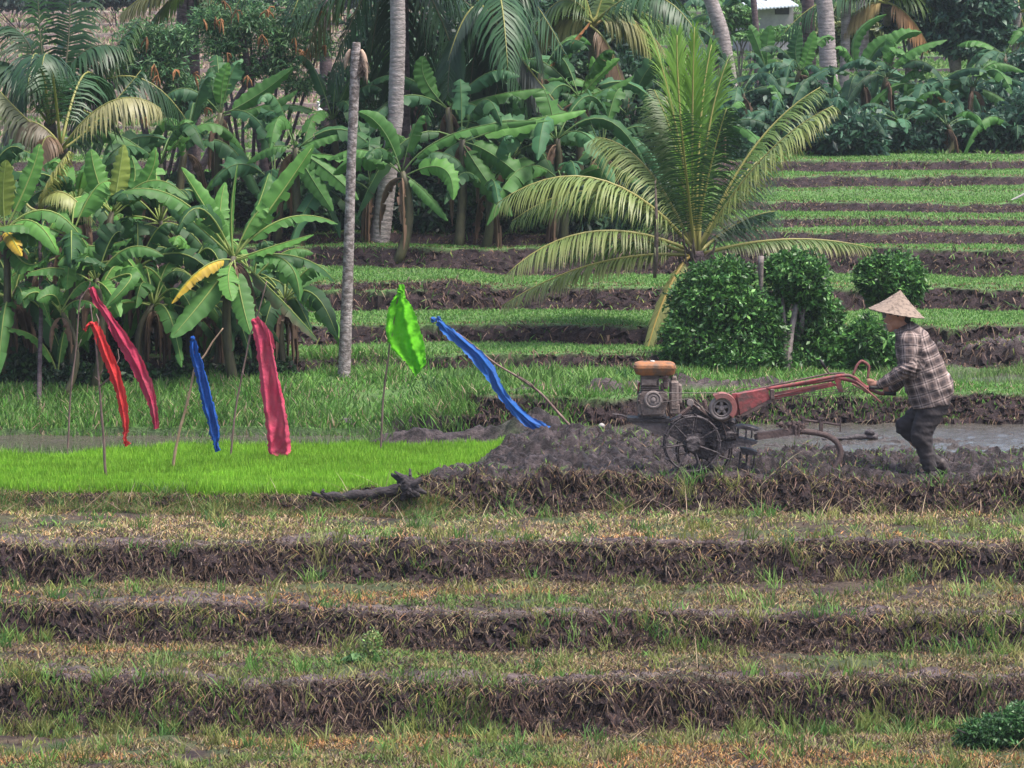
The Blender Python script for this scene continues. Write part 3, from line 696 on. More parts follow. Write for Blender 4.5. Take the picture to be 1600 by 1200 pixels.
def frond_geo(mb, P0, P1, P2, LL, col, n=44, tipc=None, rib=(.30, .30, .09), wl=0.022, droop=0.6, side=None, spread=1.0, dead=0.0, start=0.14, r0=0.02, segs=3, thick=0.5, fwd=.75):
    """pinnate frond: rachis plus hanging leaflets"""
    C = bez(np.asarray(P0, float), np.asarray(P1, float), np.asarray(P2, float), 40); T = nrm(np.gradient(C, axis=0)); L = np.linalg.norm(np.diff(C, axis=0), axis=1).sum()
    up = np.array((0, -0.02, 1.0)) if side is None else np.asarray(side, float)
    tt = np.linspace(start, 0.985, n); col = np.asarray(col, float); tipc = col if tipc is None else np.asarray(tipc, float)
    Vs = []; Cs = []
    for sg in (-1, 1):
        t = np.clip(tt + rng.normal(0, .004, n), 0, 1); x = t * 39; i = np.minimum(x.astype(int), 38); f = (x - i)[:, None]
        c = C[i] * (1 - f) + C[i + 1] * f; T_ = nrm(T[i] * (1 - f) + T[i + 1] * f)
        S = nrm(np.cross(T_, up)) * sg
        u = (t - start) / (1 - start)
        l = LL * np.clip(np.sin(math.pi * (0.13 + 0.80 * u)) ** 0.7, .2, 1)[:, None] * (0.88 + .24 * rng.random((n, 1)))
        fw = (fwd * (0.35 + 0.9 * u))[:, None]
        d = nrm(S * spread + T_ * fw + rng.normal(0, .07, (n, 3)))
        g = np.array((0, 0, -1.0)); w = wl * (0.7 + .5 * np.sin(math.pi * u))[:, None]
        wd = nrm(np.cross(d, np.cross(T_, S))); p = c.copy(); rows = []
        dr = droop * (0.8 + .5 * rng.random((n, 1)))
        ws = [.6, 1, .8, .0] if segs == 3 else [.7, 1, .0]
        for q in range(segs + 1):
            rows.append(p - wd * w * ws[q] * .5); rows.append(p + wd * w * ws[q] * .5 + 1e-5)
            d = nrm(d + g * dr * (0.55 + 0.35 * q)); p = p + d * l / segs
        V = np.stack(rows, 1); m = V.shape[1]
        b = np.arange(n)[:, None] * m
        Fs = np.concatenate([b + np.array([[2 * q, 2 * q + 1, 2 * q + 3, 2 * q + 2]]) for q in range(segs)])
        g2 = np.linspace(0, 1, m)[None, :, None]; cc = (col * (0.8 + .4 * rng.random((n, 1))))[:, None, :] * (1 - g2 ** 2) + (tipc * (0.8 + .4 * rng.random((n, 1))))[:, None, :] * g2 ** 2
        if dead > 0:
            k = rng.random(n) < dead; cc[k] = np.array((.22, .15, .09)) * (.6 + .6 * rng.random())
        mb.V.append(V.reshape(-1, 3)); mb.F += (Fs + mb.n).tolist(); mb.C.append(cc.reshape(-1, 3)); mb.n += n * m
    mb.tube(C[::3], np.linspace(r0, r0 * .2, 14), 6, rib, ref=(0, 1, .1))
def trunk(root, pts, r, mat, rings=True, name='trunk', k=14, step=0.055, ridge=.04):
    pts = np.asarray(pts, float); seg = np.linalg.norm(np.diff(pts, axis=0), axis=1); s = np.concatenate([[0], np.cumsum(seg)]); n = max(6, int(s[-1] / step))
    q = np.linspace(0, s[-1], n * 3); C = np.stack([np.interp(q, s, pts[:, a]) for a in range(3)], 1)
    ker = np.ones(9) / 9
    for a in range(3):
        pad = np.concatenate([2 * C[0, a] - C[4:0:-1, a], C[:, a], 2 * C[-1, a] - C[-2:-6:-1, a]]); C[:, a] = np.convolve(pad, ker, 'valid')
    R = np.interp(q, s, r) * (1 + ridge * (np.arange(len(q)) % 3 == 0) + 0.03 * vnoise(q * 5, q * 0 + pts[0, 0]))
    mb = MB(); mb.tube(C, R, k, (1, 1, 1)); return mb.build(name, MATS[mat], root, smooth=True)
def leaf_cloud(centers, radii, n, size, cols, name, root, mat='bush_leaf', shell=0.55, elong=2.2, flat=0.5, var=.35, outward=.7, minz=None):
    """leaf-sized faces spread through clumps; centers (k,3), radii (k,3)"""
    centers = np.asarray(centers, float); radii = np.asarray(radii, float); k = len(centers)
    w = (radii.prod(1)) ** (2 / 3); w /= w.sum(); ci = rng.choice(k, n, p=w)
    D = nrm(rng.normal(size=(n, 3))); rr = shell + (1 - shell) * rng.random(n) ** 0.6
    lump = 1 + 0.26 * vnoise(D[:, 0] * 3 + ci * 7, D[:, 1] * 3, D[:, 2] * 3) + .16 * vnoise(D[:, 0] * 7, D[:, 1] * 8 + ci, D[:, 2] * 8)
    Pp = centers[ci] + D * radii[ci] * (rr * lump)[:, None]
    if minz is not None: ok = Pp[:, 2] > minz; Pp, D, ci = (Pp[ok], D[ok], ci[ok]) if ok.sum() > 20 else (Pp, D, ci); n = len(Pp)
    ax = nrm(D * outward + rng.normal(0, .55, (n, 3)) + np.array([0, 0, .1])); sd = nrm(np.cross(ax, rng.normal(size=(n, 3)) + np.array([0, 0, 1.0])))
    nn = np.cross(ax, sd); l = size * (0.6 + .8 * rng.random(n))[:, None]; w_ = l / elong
    V = np.stack([Pp - ax * l * .5, Pp - sd * w_ * .5 + nn * w_ * .15, Pp + ax * l * .5 - np.array([0, 0, .15]) * l, Pp + sd * w_ * .5 + nn * w_ * .15], 1)
    b = np.arange(n)[:, None] * 4
    Fs = np.concatenate([b + [[0, 1, 2]], b + [[0, 2, 3]]])
    C = pal(n, cols, var=var); cl = vnoise(Pp[:, 0] * 7, Pp[:, 1] * 7, Pp[:, 2] * 7); C = C * (1 + .28 * cl)[:, None]
    C = np.repeat(C[:, None], 4, 1).reshape(-1, 3)
    off = np.zeros(3); q = root
    while q is not None: off = off + np.array(q.location); q = q.parent
    return link(name, mesh_np(name, V.reshape(-1, 3) - off, [Fs], C), MATS[mat], root)
GS = [(.040, .12, .03), (.075, .19, .045), (.025, .08, .022), (.12, .27, .06)]
GHAZE = [(.040, .10, .065), (.06, .135, .08), (.03, .075, .05)]  # pale bluish greens with distance haze painted into the leaves
# ------------------------------------------------------------------ banana plants
def build_bananas():
    FR = dict(face=(0, -1, .25), fold=.15); FL = dict(face=(-.8, -.8, .4)); FRt = dict(face=(.8, -.8, .4))
    G1 = 'banana plants in the near clump'; 
    banana('tall banana plant with a wide fan of arching leaves, right end of the near clump', 365, 405, 41.9, n=2, L=1.0, W=.24, hang=5, group=G1, leaves=[
        ((432, 312), (490, 226), .24, GBL, .2, FRt), ((362, 330), (372, 253), .05, GBL, 0, dict(tear=0)), ((445, 342), (528, 350), .25, GB, .25), ((428, 385), (490, 366), .20, GBL, -.2),
        ((325, 330), (283, 262), .22, GBL, .3, FL), ((280, 312), (190, 300), .28, GB, -.3), ((357, 432), (363, 470), .22, GBL, -.5, FR), ((442, 405), (468, 470), .25, GB, -.35),
        ((465, 402), (524, 442), .20, GBD, .3), ((318, 418), (268, 474), .2, GYEL, -.4, dict(dead_edge=.35)), ((440, 470), (497, 532), .22, GBD, .1, dict(dead_edge=.6)),
        ((318, 468), (268, 527), .26, GB, -.5, FR), ((378, 470), (392, 522), .22, GB, -.5, FR), ((345, 350), (352, 285), .2, GBL, .4, FR), ((300, 345), (262, 322), .2, GBD, .4), ((400, 330), (420, 270), .2, GB, .4)])
    banana('banana plant with three upright pale leaves at the top of the near clump', 175, 335, 42.7, n=4, L=.85, group=G1, leaves=[
        ((152, 280), (142, 233), .25, GBL, .1, FR), ((185, 280), (193, 226), .24, GBY, .1, FR), ((208, 290), (205, 243), .2, GB, .2, FR), ((228, 285), (243, 230), .2, GBL, .0, FRt),
        ((235, 283), (295, 312), .27, GB, -.3), ((130, 310), (70, 345), .24, GB, -.2)])
    banana('banana plant with one broad leaf facing the camera, left part of the near clump', 112, 372, 42.0, n=4, L=.8, group=G1, leaves=[
        ((109, 400), (104, 452), .27, GBL, -.5, FR), ((55, 352), (-10, 358), .25, GB, -.2), ((150, 385), (205, 372), .24, GB, -.1), ((80, 360), (140, 345), .2, GBD, .3)])
    banana('banana plant at the left edge with a yellowing leaf', 8, 360, 42.1, n=4, L=.85, group=G1, leaves=[
        ((5, 300), (10, 250), .24, GBY, -.1, FR), ((45, 280), (62, 225), .2, GBL, .1, FR), ((18, 372), (34, 400), .17, GYEL, -.5, dict(dead_edge=.4)), ((40, 412), (78, 396), .24, GB, -.4), ((-25, 340), (-60, 380), .25, GB, 0)])
    banana('banana plant with long leaves arching to the right in the middle of the near clump', 150, 440, 41.7, n=4, L=.8, group=G1, leaves=[
        ((200, 388), (256, 400), .25, GB, -.1), ((205, 430), (165, 480), .18, GB, -.4, FR), ((95, 420), (40, 430), .22, GB, -.1), ((170, 455), (188, 495), .18, GBL, -.4, FR)])
    banana('low banana sucker with a single long leaf bowing left above the grass', 90, 590, 41.9, n=0, L=.5, group=G1, hang=0, leaves=[((58, 530), (-2, 514), .17, GBL, -.1), ((98, 530), (110, 500), .12, GB, .1)])
    banana('small banana plant with drooping square-cut leaves behind the thin left pole', 95, 490, 41.5, n=3, L=.55, W=.2, group=G1, leaves=[((85, 462), (58, 470), .2, GB, -.3, FR), ((120, 470), (150, 480), .18, GB, -.2)])
    spots = [(250, 350, 43.2, 'banana plant filling the clump behind the fan of arching leaves'), (60, 420, 42.9, 'shaded banana plant behind the yellowing leaf'),
             (215, 420, 42.6, 'banana plant half hidden between the middle stems of the near clump'), (300, 420, 42.9, 'banana plant hanging its leaves behind the yellow leaf'),
             (20, 470, 42.3, 'low banana plant at the left edge with dark leaves'), (395, 440, 43.0, 'dark banana plant behind the right end of the near clump'),
             (120, 320, 43.6, 'banana plant at the back of the clump under the dry palm frond'), (330, 480, 42.4, 'low banana plant with brown hanging leaves behind the forked pole'),
             (240, 480, 42.2, 'low banana plant behind the dark red streamer'), (445, 470, 42.8, 'small banana plant with a brown tipped leaf nearest the bare trunk'), (-30, 300, 42.9, 'banana plant cut off by the left edge of the view')]
    for u, v, Y, lab in spots:
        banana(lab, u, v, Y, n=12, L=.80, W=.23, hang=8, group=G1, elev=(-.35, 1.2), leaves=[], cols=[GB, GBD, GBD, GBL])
    G2 = 'banana plants in the middle thicket'
    M = [
        (345, 180, 51.5, 'banana plant with two stiff upright leaves in front of the feathery tree', [((347, 135), (357, 98), .22, GBL, 0, FR), ((332, 140), (330, 105), .22, GBD, .2, FR), ((400, 150), (458, 106), .26, GB, .1, FRt), ((410, 165), (465, 140), .22, GB, 0), ((310, 200), (275, 245), .26, GBD, 0)], 4),
        (462, 235, 50.5, 'banana plant with leaves fanning down to the left of the bare cut trunk', [((510, 265), (560, 312), .24, GB, -.2, FR), ((485, 275), (520, 330), .24, GB, -.2, FR), ((425, 230), (385, 255), .24, GB, 0), ((500, 215), (560, 200), .24, GB, .1), ((530, 245), (590, 262), .22, GB, .1)], 4),
        (628, 272, 49.6, 'banana plant with one very long bright leaf reaching right behind the leaning trunk', [((712, 208), (862, 188), .22, GB, .0, dict(tear=.8)), ((690, 262), (708, 312), .26, GBL, -.3, FR), ((570, 235), (512, 250), .26, GB, 0), ((600, 205), (560, 175), .24, GB, .2, FL), ((665, 300), (700, 345), .2, GB, -.2)], 3),
        (700, 172, 51.5, 'banana plant with a broad leaf held level below the dark hanging palm fronds', [((770, 150), (850, 138), .32, GB, 0), ((665, 125), (662, 88), .24, GB, 0, FR), ((740, 175), (810, 200), .24, GB, 0)], 4),
        (722, 222, 50.4, 'banana plant with big leaves drooping right in the middle thicket', [((775, 245), (838, 300), .32, GB, -.2, FR), ((752, 270), (800, 338), .3, GB, -.3, FR), ((820, 190), (915, 172), .3, GBL, .2)], 4),
        (845, 118, 54.0, 'banana plant with an orange dead leaf pointing up to the right', [((885, 75), (922, 34), .14, (.42, .18, .07), 0, dict(tear=1)), ((820, 90), (842, 48), .2, GB, 0, FRt), ((880, 95), (905, 62), .2, GBL, .1, FRt)], 4),
        (905, 155, 53.5, 'banana plant with slanting striped leaves left of the young coconut palm', [((935, 120), (968, 92), .24, GBL, 0, FRt), ((945, 140), (990, 118), .22, GB, 0), ((925, 125), (925, 88), .16, GBL, 0, FR)], 5),
        (870, 220, 51.0, 'banana plant with feathery split leaves above the long left palm frond', [], 8), (800, 250, 51.5, 'banana plant low behind the drooping middle leaves', [], 8), (580, 300, 51.0, 'banana plant between the cut trunk and the leaning trunk', [], 8),
        (430, 290, 51.2, 'banana plant just above the fan of the near clump', [], 8), (520, 190, 53.0, 'banana plant left of the cut trunk below the dark hanging fronds', [], 7), (940, 240, 52.0, 'banana plant behind the tip of the upper left palm frond', [], 8),
        (640, 160, 53.5, 'banana plant just right of the leaning trunk', [], 7), (760, 300, 50.4, 'low dark banana plant at the foot of the middle thicket', [], 7), (980, 180, 55.0, 'banana plant directly left of the upright young palm fronds', [], 8),
        (250, 260, 50.5, 'dark banana plant between the clump and the yellow palm frond', [], 7), (290, 235, 51.5, 'dark blue green banana plant under the feathery tree', [], 7), (880, 290, 50.8, 'banana plant in the shade left of the young palm', [], 7)]
    for u, v, Y, lab, lv, n in M:
        banana(lab, u, v, Y, n=n, L=1.2, W=.29, tear=.75, rib=(.15, .24, .08), rw=.75, hang=3, group=G2, leaves=lv, cols=[GB, GBD, GBD, (.045, .13, .055), (.07, .17, .07)], elev=(-.1, 1.3))  # bluer greens carry painted haze
    G3 = 'banana plants in the thicket above the right terraces'
    R = [(1160, 150, 64, 'banana plant behind the right side of the young palm top', []), (1205, 130, 66, 'banana plant with upright paddle leaves left of the thick pale trunks', [((1180, 60), (1172, 45), .2, GB, 0, FR), ((1198, 80), (1205, 40), .3, GB, 0, FR)]),
         (1250, 115, 65, 'banana plant with two stiff dark upright leaves below the pale trunks', [((1243, 80), (1250, 45), .3, GBD, 0, FR), ((1262, 85), (1272, 48), .25, GBL, 0, FR)]),
         (1300, 165, 64, 'banana plant under the pair of pale trunks', []), (1345, 130, 64, 'banana plant with one tall leaf curling over like a hook', [((1336, 60), (1385, 22), .24, GB, 0, FL), ((1365, 80), (1400, 55), .26, GB, 0, FRt)]),
         (1385, 125, 63, 'banana plant with three leaves arching right in parallel', [((1400, 65), (1440, 50), .3, GB, 0, FRt), ((1420, 80), (1480, 62), .3, GB, 0), ((1440, 110), (1395, 95), .2, GB, 0)]),
         (1455, 145, 63, 'banana plant shading an orange hanging dead leaf', [((1490, 165), (1540, 203), .12, (.40, .20, .07), -.4, dict(tear=1)), ((1500, 110), (1560, 120), .3, GB, 0), ((1430, 110), (1400, 140), .26, GB, 0)]),
         (1520, 140, 63, 'banana plant with long leaves arching towards the right edge', [((1550, 100), (1600, 112), .3, GB, 0), ((1560, 150), (1590, 180), .3, GB, 0)]),
         (1230, 190, 62, 'low banana plant above the top right terrace', []), (1320, 205, 61.5, 'low banana plant beside the dark bush above the terraces', []), (1410, 195, 62, 'banana plant with purple brown hanging leaves', []),
         (1480, 200, 61.8, 'banana plant low in front of the dark thicket', []), (1570, 90, 67, 'banana plant by the right edge under the blue green tree', []), (1130, 200, 60, 'banana plant just right of the young palm crown', []), (1590, 215, 62, 'dark banana plant at the right edge of the thicket', []),
         (1060, 60, 68, 'pale banana plant at the top behind the upright palm fronds', []), (1120, 30, 72, 'pale banana plant at the top left of the leaning pale trunk', [])]
    for u, v, Y, lab, lv in R:
        banana(lab, u, v - 2, Y + 1.5, n=8, L=1.02, W=.25, tear=.8, rib=(.12, .2, .08), rw=.7, hang=2, group=G3, leaves=lv, cols=[GB, (.045, .12, .065), (.04, .11, .06), (.06, .15, .08), (.03, .08, .04)], elev=(-.2, 1.0))  # bluish leaf colours paint the haze of distance

# ------------------------------------------------------------------ palms and bare trunks
FG = (.075, .135, .03); FGL = (.17, .24, .07); FGD = (.025, .07, .025); FY = (.30, .31, .11); FBR = (.22, .14, .08); FTIP = (.33, .30, .15)
def palm(label, u, v, Y, fronds, base=None, tr=.08, mat='palm_bark_dark', extra=0, L=2.0, LL=.55, wl=.03, col=FGD, group=None, name='coconut_palm'):
    cr = P(u, v, Y); b = on_ground(*base) if base is not None and base[1] > 60 else None
    if b is None:
        bx = cr[0] + (0 if base is None else (base[0] - u) / F * Y); b = np.array((bx, Y, gz(bx, Y)))
    root = thing(name, label, 'palm tree', b, group)
    trunk(root, [b - (0, 0, .1), b * .5 + cr * .5 + (0.02, 0, 0), cr], [tr * 1.25, tr, tr * .9], mat)
    for (mid, tip, c, dep, *ex) in fronds:
        kw = dict(n=46, LL=LL, wl=wl, tipc=c); kw.update(ex[0] if ex else {})
        P2 = P(*tip, Y + dep); M_ = P(*mid, Y + dep * .55); P0 = cr + rng.normal(0, .02, 3)
        leaf_obj(root, 'frond', lambda m: frond_geo(m, P0, thru(P0, M_, P2), P2, col=c, **kw), 'frond')
    for k in range(extra):
        az = 2 * math.pi * (k + rng.random() * .6) / extra; el = -.2 + 1.3 * rng.random(); l = L * (.8 + .3 * rng.random())
        A = rand_leaf_geo(cr, az, el, l, .25 + .5 * (1 - el / 1.3) * rng.random()); c = np.array(col) * (.7 + .7 * rng.random())
        leaf_obj(root, 'frond', lambda m: frond_geo(m, *A, LL, c, n=40, wl=wl, droop=.7), 'frond')
    return root, cr
def bare_trunk(label, pts, Y, r, mat, name='palm_trunk', cut=False, base_on=None):
    pp = [P(u, v, Y) for u, v in pts]
    if base_on is None: q = pp[0]; pp[0] = np.array((q[0], Y, gz(q[0], Y) - .08))
    root = thing(name, label, 'palm tree', (pp[0][0], pp[0][1], pp[0][2]), None)
    trunk(root, pp, r, mat); return root, pp
def build_palms():
    Y = 44.6; cr = P(1088, 392, Y); b = np.array((cr[0] + .05, Y, gz(cr[0], Y)))
    root = thing('coconut_palm', 'young coconut palm with yellow green fronds spreading behind the round bushes', 'palm tree', b)
    trunk(root, [b - (0, 0, .1), b * .4 + cr * .6, cr], [.16, .13, .07], 'palm_bark_dark', ridge=.12)
    K = [((935, 280), (776, 318), FGL, -.4, dict(LL=.58, tipc=FY)), ((950, 300), (800, 345), FG, .5, dict(LL=.5, tipc=FGL)), ((1064, 190), (1058, 55), (.12, .25, .03), .3, dict(LL=.42, droop=.25, spread=.35, fwd=1.6)), ((1094, 200), (1112, 70), (.10, .22, .03), .5, dict(LL=.34, droop=.3, spread=.35, fwd=1.6)), ((1060, 250), (1022, 140), FG, .6, dict(LL=.45)), ((1110, 260), (1135, 170), FGD, -.3, dict(LL=.45, droop=.5)), ((960, 375), (835, 400), FG, .4, dict(LL=.45, tipc=FGL)), ((925, 362), (788, 432), FGL, -.7, dict(LL=.42, tipc=FTIP)), ((930, 412), (784, 478), FGL, -.2, dict(LL=.36, tipc=FTIP)),
         ((1010, 262), (930, 214), FGL, .5, dict(LL=.5, tipc=FY)), ((1050, 170), (1012, 40), (.15, .27, .05), .2, dict(LL=.34, droop=.3, spread=.4, fwd=1.6)), ((1082, 210), (1085, 42), (.12, .25, .03), -.1, dict(LL=.34, droop=.3, spread=.4, fwd=1.6)),
         ((1105, 220), (1138, 92), (.13, .25, .04), .4, dict(LL=.34, droop=.35, spread=.5, fwd=1.4)), ((1072, 270), (1062, 178), FGD, -.9, dict(LL=.50, spread=1.2, droop=.55, side=(0, -1, .3), tipc=FG, n=54)),
         ((1188, 252), (1302, 165), FGL, -.5, dict(LL=.46, tipc=FY)), ((1175, 235), (1282, 136), FG, .5, dict(LL=.40, tipc=FGL)), ((1232, 374), (1364, 388), FG, .2, dict(LL=.30, tipc=FTIP)),
         ((1040, 462), (1006, 566), FY, -.7, dict(LL=.20, rib=(.42, .30, .08), droop=.5, spread=.8)), ((1140, 300), (1200, 240), FGD, .9, dict(LL=.5)), ((1020, 330), (960, 330), FGD, .9, dict(LL=.45)), ((1060, 250), (1040, 150), FG, .8, dict(LL=.45, droop=.3)),
         ((1150, 350), (1210, 330), FGD, .8, dict(LL=.4))]
    for i, (mid, tip, c, dep, kw) in enumerate(K):
        P2 = P(*tip, Y + dep); M_ = P(*mid, Y + dep * .55); P0 = cr + np.array((rng.normal(0, .03), rng.normal(0, .03), -.02 - .03 * rng.random()))
        k2 = dict(n=84, wl=.018, tipc=c, rib=(.33, .31, .10), r0=.022, droop=.62); k2.update(kw)
        leaf_obj(root, 'frond', lambda m: frond_geo(m, P0, thru(P0, M_, P2), P2, col=c, **k2), 'frond')
    mb = MB(); pts = np.array([P(1024, 282, Y - .3), P(1026, 350, Y - .3), P(1025, 400, Y - .3), P(1023, 434, Y - .3)])
    mb.tube(pts, np.array([.008, .022, .03, .02]), 6, (.12, .08, .08)); mb.build('dead_spathe', MATS['twig_bark'], root, smooth=True)
    mb = MB()
    for k in range(26):
        a = rng.random() * 6.28; q = cr + np.array((math.cos(a) * .11, math.sin(a) * .11, -.02 - .28 * rng.random()))
        mb.tube([q, q + np.array((math.cos(a) * .07, math.sin(a) * .07, .05 + .06 * rng.random())), q + np.array((math.cos(a) * .1, math.sin(a) * .1, .14 + .1 * rng.random()))], np.array([.02, .014, .004]), 5)
    mb.build('leaf_base', MATS['twig_bark'], root)
    # bare cut trunk and the leaning one
    root, pp = bare_trunk('straight pale palm trunk without a crown, its cut top peeling', [(537, 588), (544, 420), (549, 250), (556, 90), (557, 66)], 42.3, [.066, .054, .046, .050, .038], 'palm_bark_mottled')
    mb = MB(); top = pp[-2]
    for a, l in ((.2, .26), (2.4, .12)):
        o = np.array((.055, -.02, 0)) * (1 if a < 1 else -1); c = bez(top + o + (0, 0, .08), top + o * 1.9 + (0, 0, -.02), top + o * 2.0 - (0, 0, l), 8); mb.tube(c, np.array([.012, .022, .028, .028, .024, .02, .014, .004]), 7)
    mb.build('peeling_sheath', MATS['straw_sheath'], root, smooth=True)
    mb = MB()
    for k in range(40):
        a = rng.random() * 6.28; q = top + np.array((.07 + .02 * math.cos(a), -.03 + .03 * math.sin(a), .02 - .1 * rng.random())); mb.tube([q, q + (rng.normal(0, .02), 0, -.06), q + (rng.normal(0, .03), 0, -.12 - .06 * rng.random())], .004, 4)
    mb.build('dry_fibres', MATS['twig_bark'], root)
    G = 'tall trunks rising out of the frame'
    bare_trunk('tall pale grey trunk leaning right out of the top of the view', [(592, 372), (606, 280), (618, 180), (622, 60), (620, -60), (612, -160)], on_ground(592, 374)[1], [.125, .105, .095, .09, .088, .085], 'palm_bark')
    bare_trunk('dark slim trunk behind the cut trunk, left of it', [(514, 180), (508, 60), (503, -80)], 58, [.10, .085, .08], 'palm_bark_dark')
    bare_trunk('dark trunk behind the feathery tree', [(292, 112), (290, 40), (296, -60)], 57, [.14, .13, .12], 'palm_bark_dark')
    bare_trunk('pale trunk slanting down to the right behind the young palm', [(1152, 115), (1128, 50), (1100, -30), (1090, -80)], 70, [.13, .12, .11, .10], 'palm_bark')
    bare_trunk('thin dark ringed trunk in front of the small hut', [(1187, 96), (1181, 40), (1172, -60)], 69, [.055, .05, .05], 'palm_bark_dark')
    bare_trunk('reddish dark trunk left of the thick pale trunks', [(1268, 100), (1263, 20), (1260, -60)], 70, [.12, .10, .10], 'palm_bark_dark')
    bare_trunk('thickest pale trunk of the group at upper right', [(1300, 78), (1290, 20), (1278, -70)], 69, [.16, .13, .12], 'palm_bark')
    bare_trunk('slim lilac grey trunk next to the thickest pale trunk', [(1318, 90), (1322, 20), (1326, -70)], 70, [.085, .075, .07], 'palm_bark')
    bare_trunk('pale trunk standing furthest right of the pale group', [(1352, 70), (1347, 10), (1342, -70)], 72, [.11, .10, .10], 'palm_bark')
    bare_trunk('thin slanting pale trunk near the right top corner', [(1575, 60), (1592, 20), (1560, -60)], 74, [.05, .05, .05], 'palm_bark')
    # dark palms of the upper left and centre
    D = lambda **k: dict(dict(rib=(.12, .12, .07)), **k)
    palm('dark coconut palm standing at the upper left with tall upright fronds', 78, 195, 51, [((66, 90), (58, -30), FGD, 0, D(droop=.5)), ((104, 90), (108, -30), FGD, .3, D(droop=.5)), ((150, 110), (215, 30), FGD, 0, D(tipc=FG)), ((30, 110), (-30, 100), FGD, 0, D()),
        ((50, 80), (10, 40), FGD, .3, D()), ((120, 90), (190, 75), FGD, -.3, D()), ((45, 120), (20, 170), FGD, -.3, D()), ((130, 130), (180, 150), FGD, .2, D()), ((90, 100), (150, -10), FGD, .6, D())], base=(82, 250), L=2.2, LL=.6, extra=4)
    palm('palm with a pale yellowish frond curling over to the right, behind the near clump', 95, 232, 49.5, [((175, 158), (252, 170), (.26, .25, .11), -.3, dict(LL=.50, droop=.9)), ((30, 175), (-10, 130), (.10, .12, .06), 0, dict(LL=.5, droop=.9)),
        ((72, 215), (60, 265), FBR, -.4, dict(LL=.35, droop=.9)), ((150, 190), (220, 110), FGD, .3), ((50, 190), (5, 210), (.14, .12, .08), 0, dict(droop=1.0))], base=(98, 262), tr=.07, extra=2)
    palm('small palm with ragged yellow fronds among the near banana leaves', 62, 330, 42.6, [((78, 280), (108, 236), (.30, .30, .08), -.1, dict(LL=.25, wl=.02)), ((95, 300), (145, 345), (.24, .27, .08), -.4, dict(LL=.24, wl=.02)), ((35, 310), (20, 260), FG, 0, dict(LL=.25, wl=.02)), ((90, 320), (135, 318), FGL, -.2, dict(LL=.22, wl=.018))], base=(60, 640), tr=.02)
    palm('coconut palm with its dark crown hanging over the leaning pale trunk', 625, -75, 53, [((560, 10), (520, 130), FGD, -.3, D()), ((590, 20), (570, 175), FGD, .2, D()), ((680, 10), (730, 150), FGD, -.4, D()), ((660, 30), (668, 180), FGD, .2, D()), ((700, -20), (790, 60), FGD, 0, D()),
        ((550, -30), (450, 40), FGD, 0, D(tipc=FG)), ((620, 40), (610, 170), FGD, .5, D()), ((530, -20), (480, 90), (.12, .13, .05), .3, dict(rib=(.35, .26, .12)))], L=2.4, LL=.7, extra=6, tr=.1)
    palm('dark coconut palm in the top centre with dense drooping fronds', 765, 25, 52, [((715, 55), (700, 150), FGD, -.3, D()), ((740, 90), (735, 180), FGD, .2, D()), ((800, 80), (832, 170), FGD, -.2, D()), ((820, 30), (850, 110), FGD, 0, D()), ((770, 100), (790, 175), FGD, .2, D()),
        ((735, 15), (700, 95), (.08, .12, .09), -.5, dict(LL=.25, droop=1.2)), ((790, -30), (840, 0), FGD, 0, D()), ((830, 112), (880, 172), (.05, .06, .05), -.3, dict(LL=.5, droop=1.2))], base=(760, 300), L=2.0, LL=.65, extra=5, tr=.13)
    palm('palm with arching yellow green fronds at the top, left of the young palm', 925, 40, 56, [((985, 30), (1048, 95), (.22, .22, .08), 0, dict(LL=.6, droop=1.1, rib=(.4, .32, .14))), ((975, 12), (1055, 50), FG, .3, dict(LL=.5)), ((880, 0), (830, 60), FG, 0), ((905, -30), (880, -70), FGL, 0),
        ((870, 30), (812, 70), (.24, .24, .09), .2, dict(droop=1)), ((955, 80), (975, 150), FBR, -.3, dict(droop=1.2)), ((940, 0), (960, -60), FGL, .2)], base=(930, 200), L=1.9, LL=.55, extra=3)
    palm('palm with a rusty dead frond hanging behind the hooked banana leaf', 1385, 5, 70, [((1420, 25), (1450, 70), (.40, .22, .10), -.3, dict(LL=.5, droop=1.1)), ((1350, 10), (1318, 45), (.36, .27, .12), 0, dict(LL=.5, droop=1)), ((1400, -40), (1440, -50), FG, 0), ((1430, -5), (1500, 30), FG, 0), ((1350, -30), (1310, -20), FG, 0)], base=(1390, 140), L=2.2, LL=.6, extra=3)
    palm('palm with thin fronds at the right behind the blue green tree', 1590, 20, 74, [((1560, 0), (1530, 40), FG, 0), ((1600, 60), (1570, 90), FG, 0), ((1545, 60), (1520, 120), FGD, 0)], base=(1592, 120), L=2.0, LL=.55, extra=6)
    palm('palm crown peeping in at the top between the dark trunk and the feathery tree', 300, -25, 56, [((270, -5), (235, 35), FG, 0), ((330, 0), (370, 40), (.14, .16, .07), 0, dict(droop=1)), ((250, -20), (190, 20), (.22, .22, .09), 0), ((310, 20), (300, 60), FGD, 0)], L=1.8, LL=.5, extra=4)

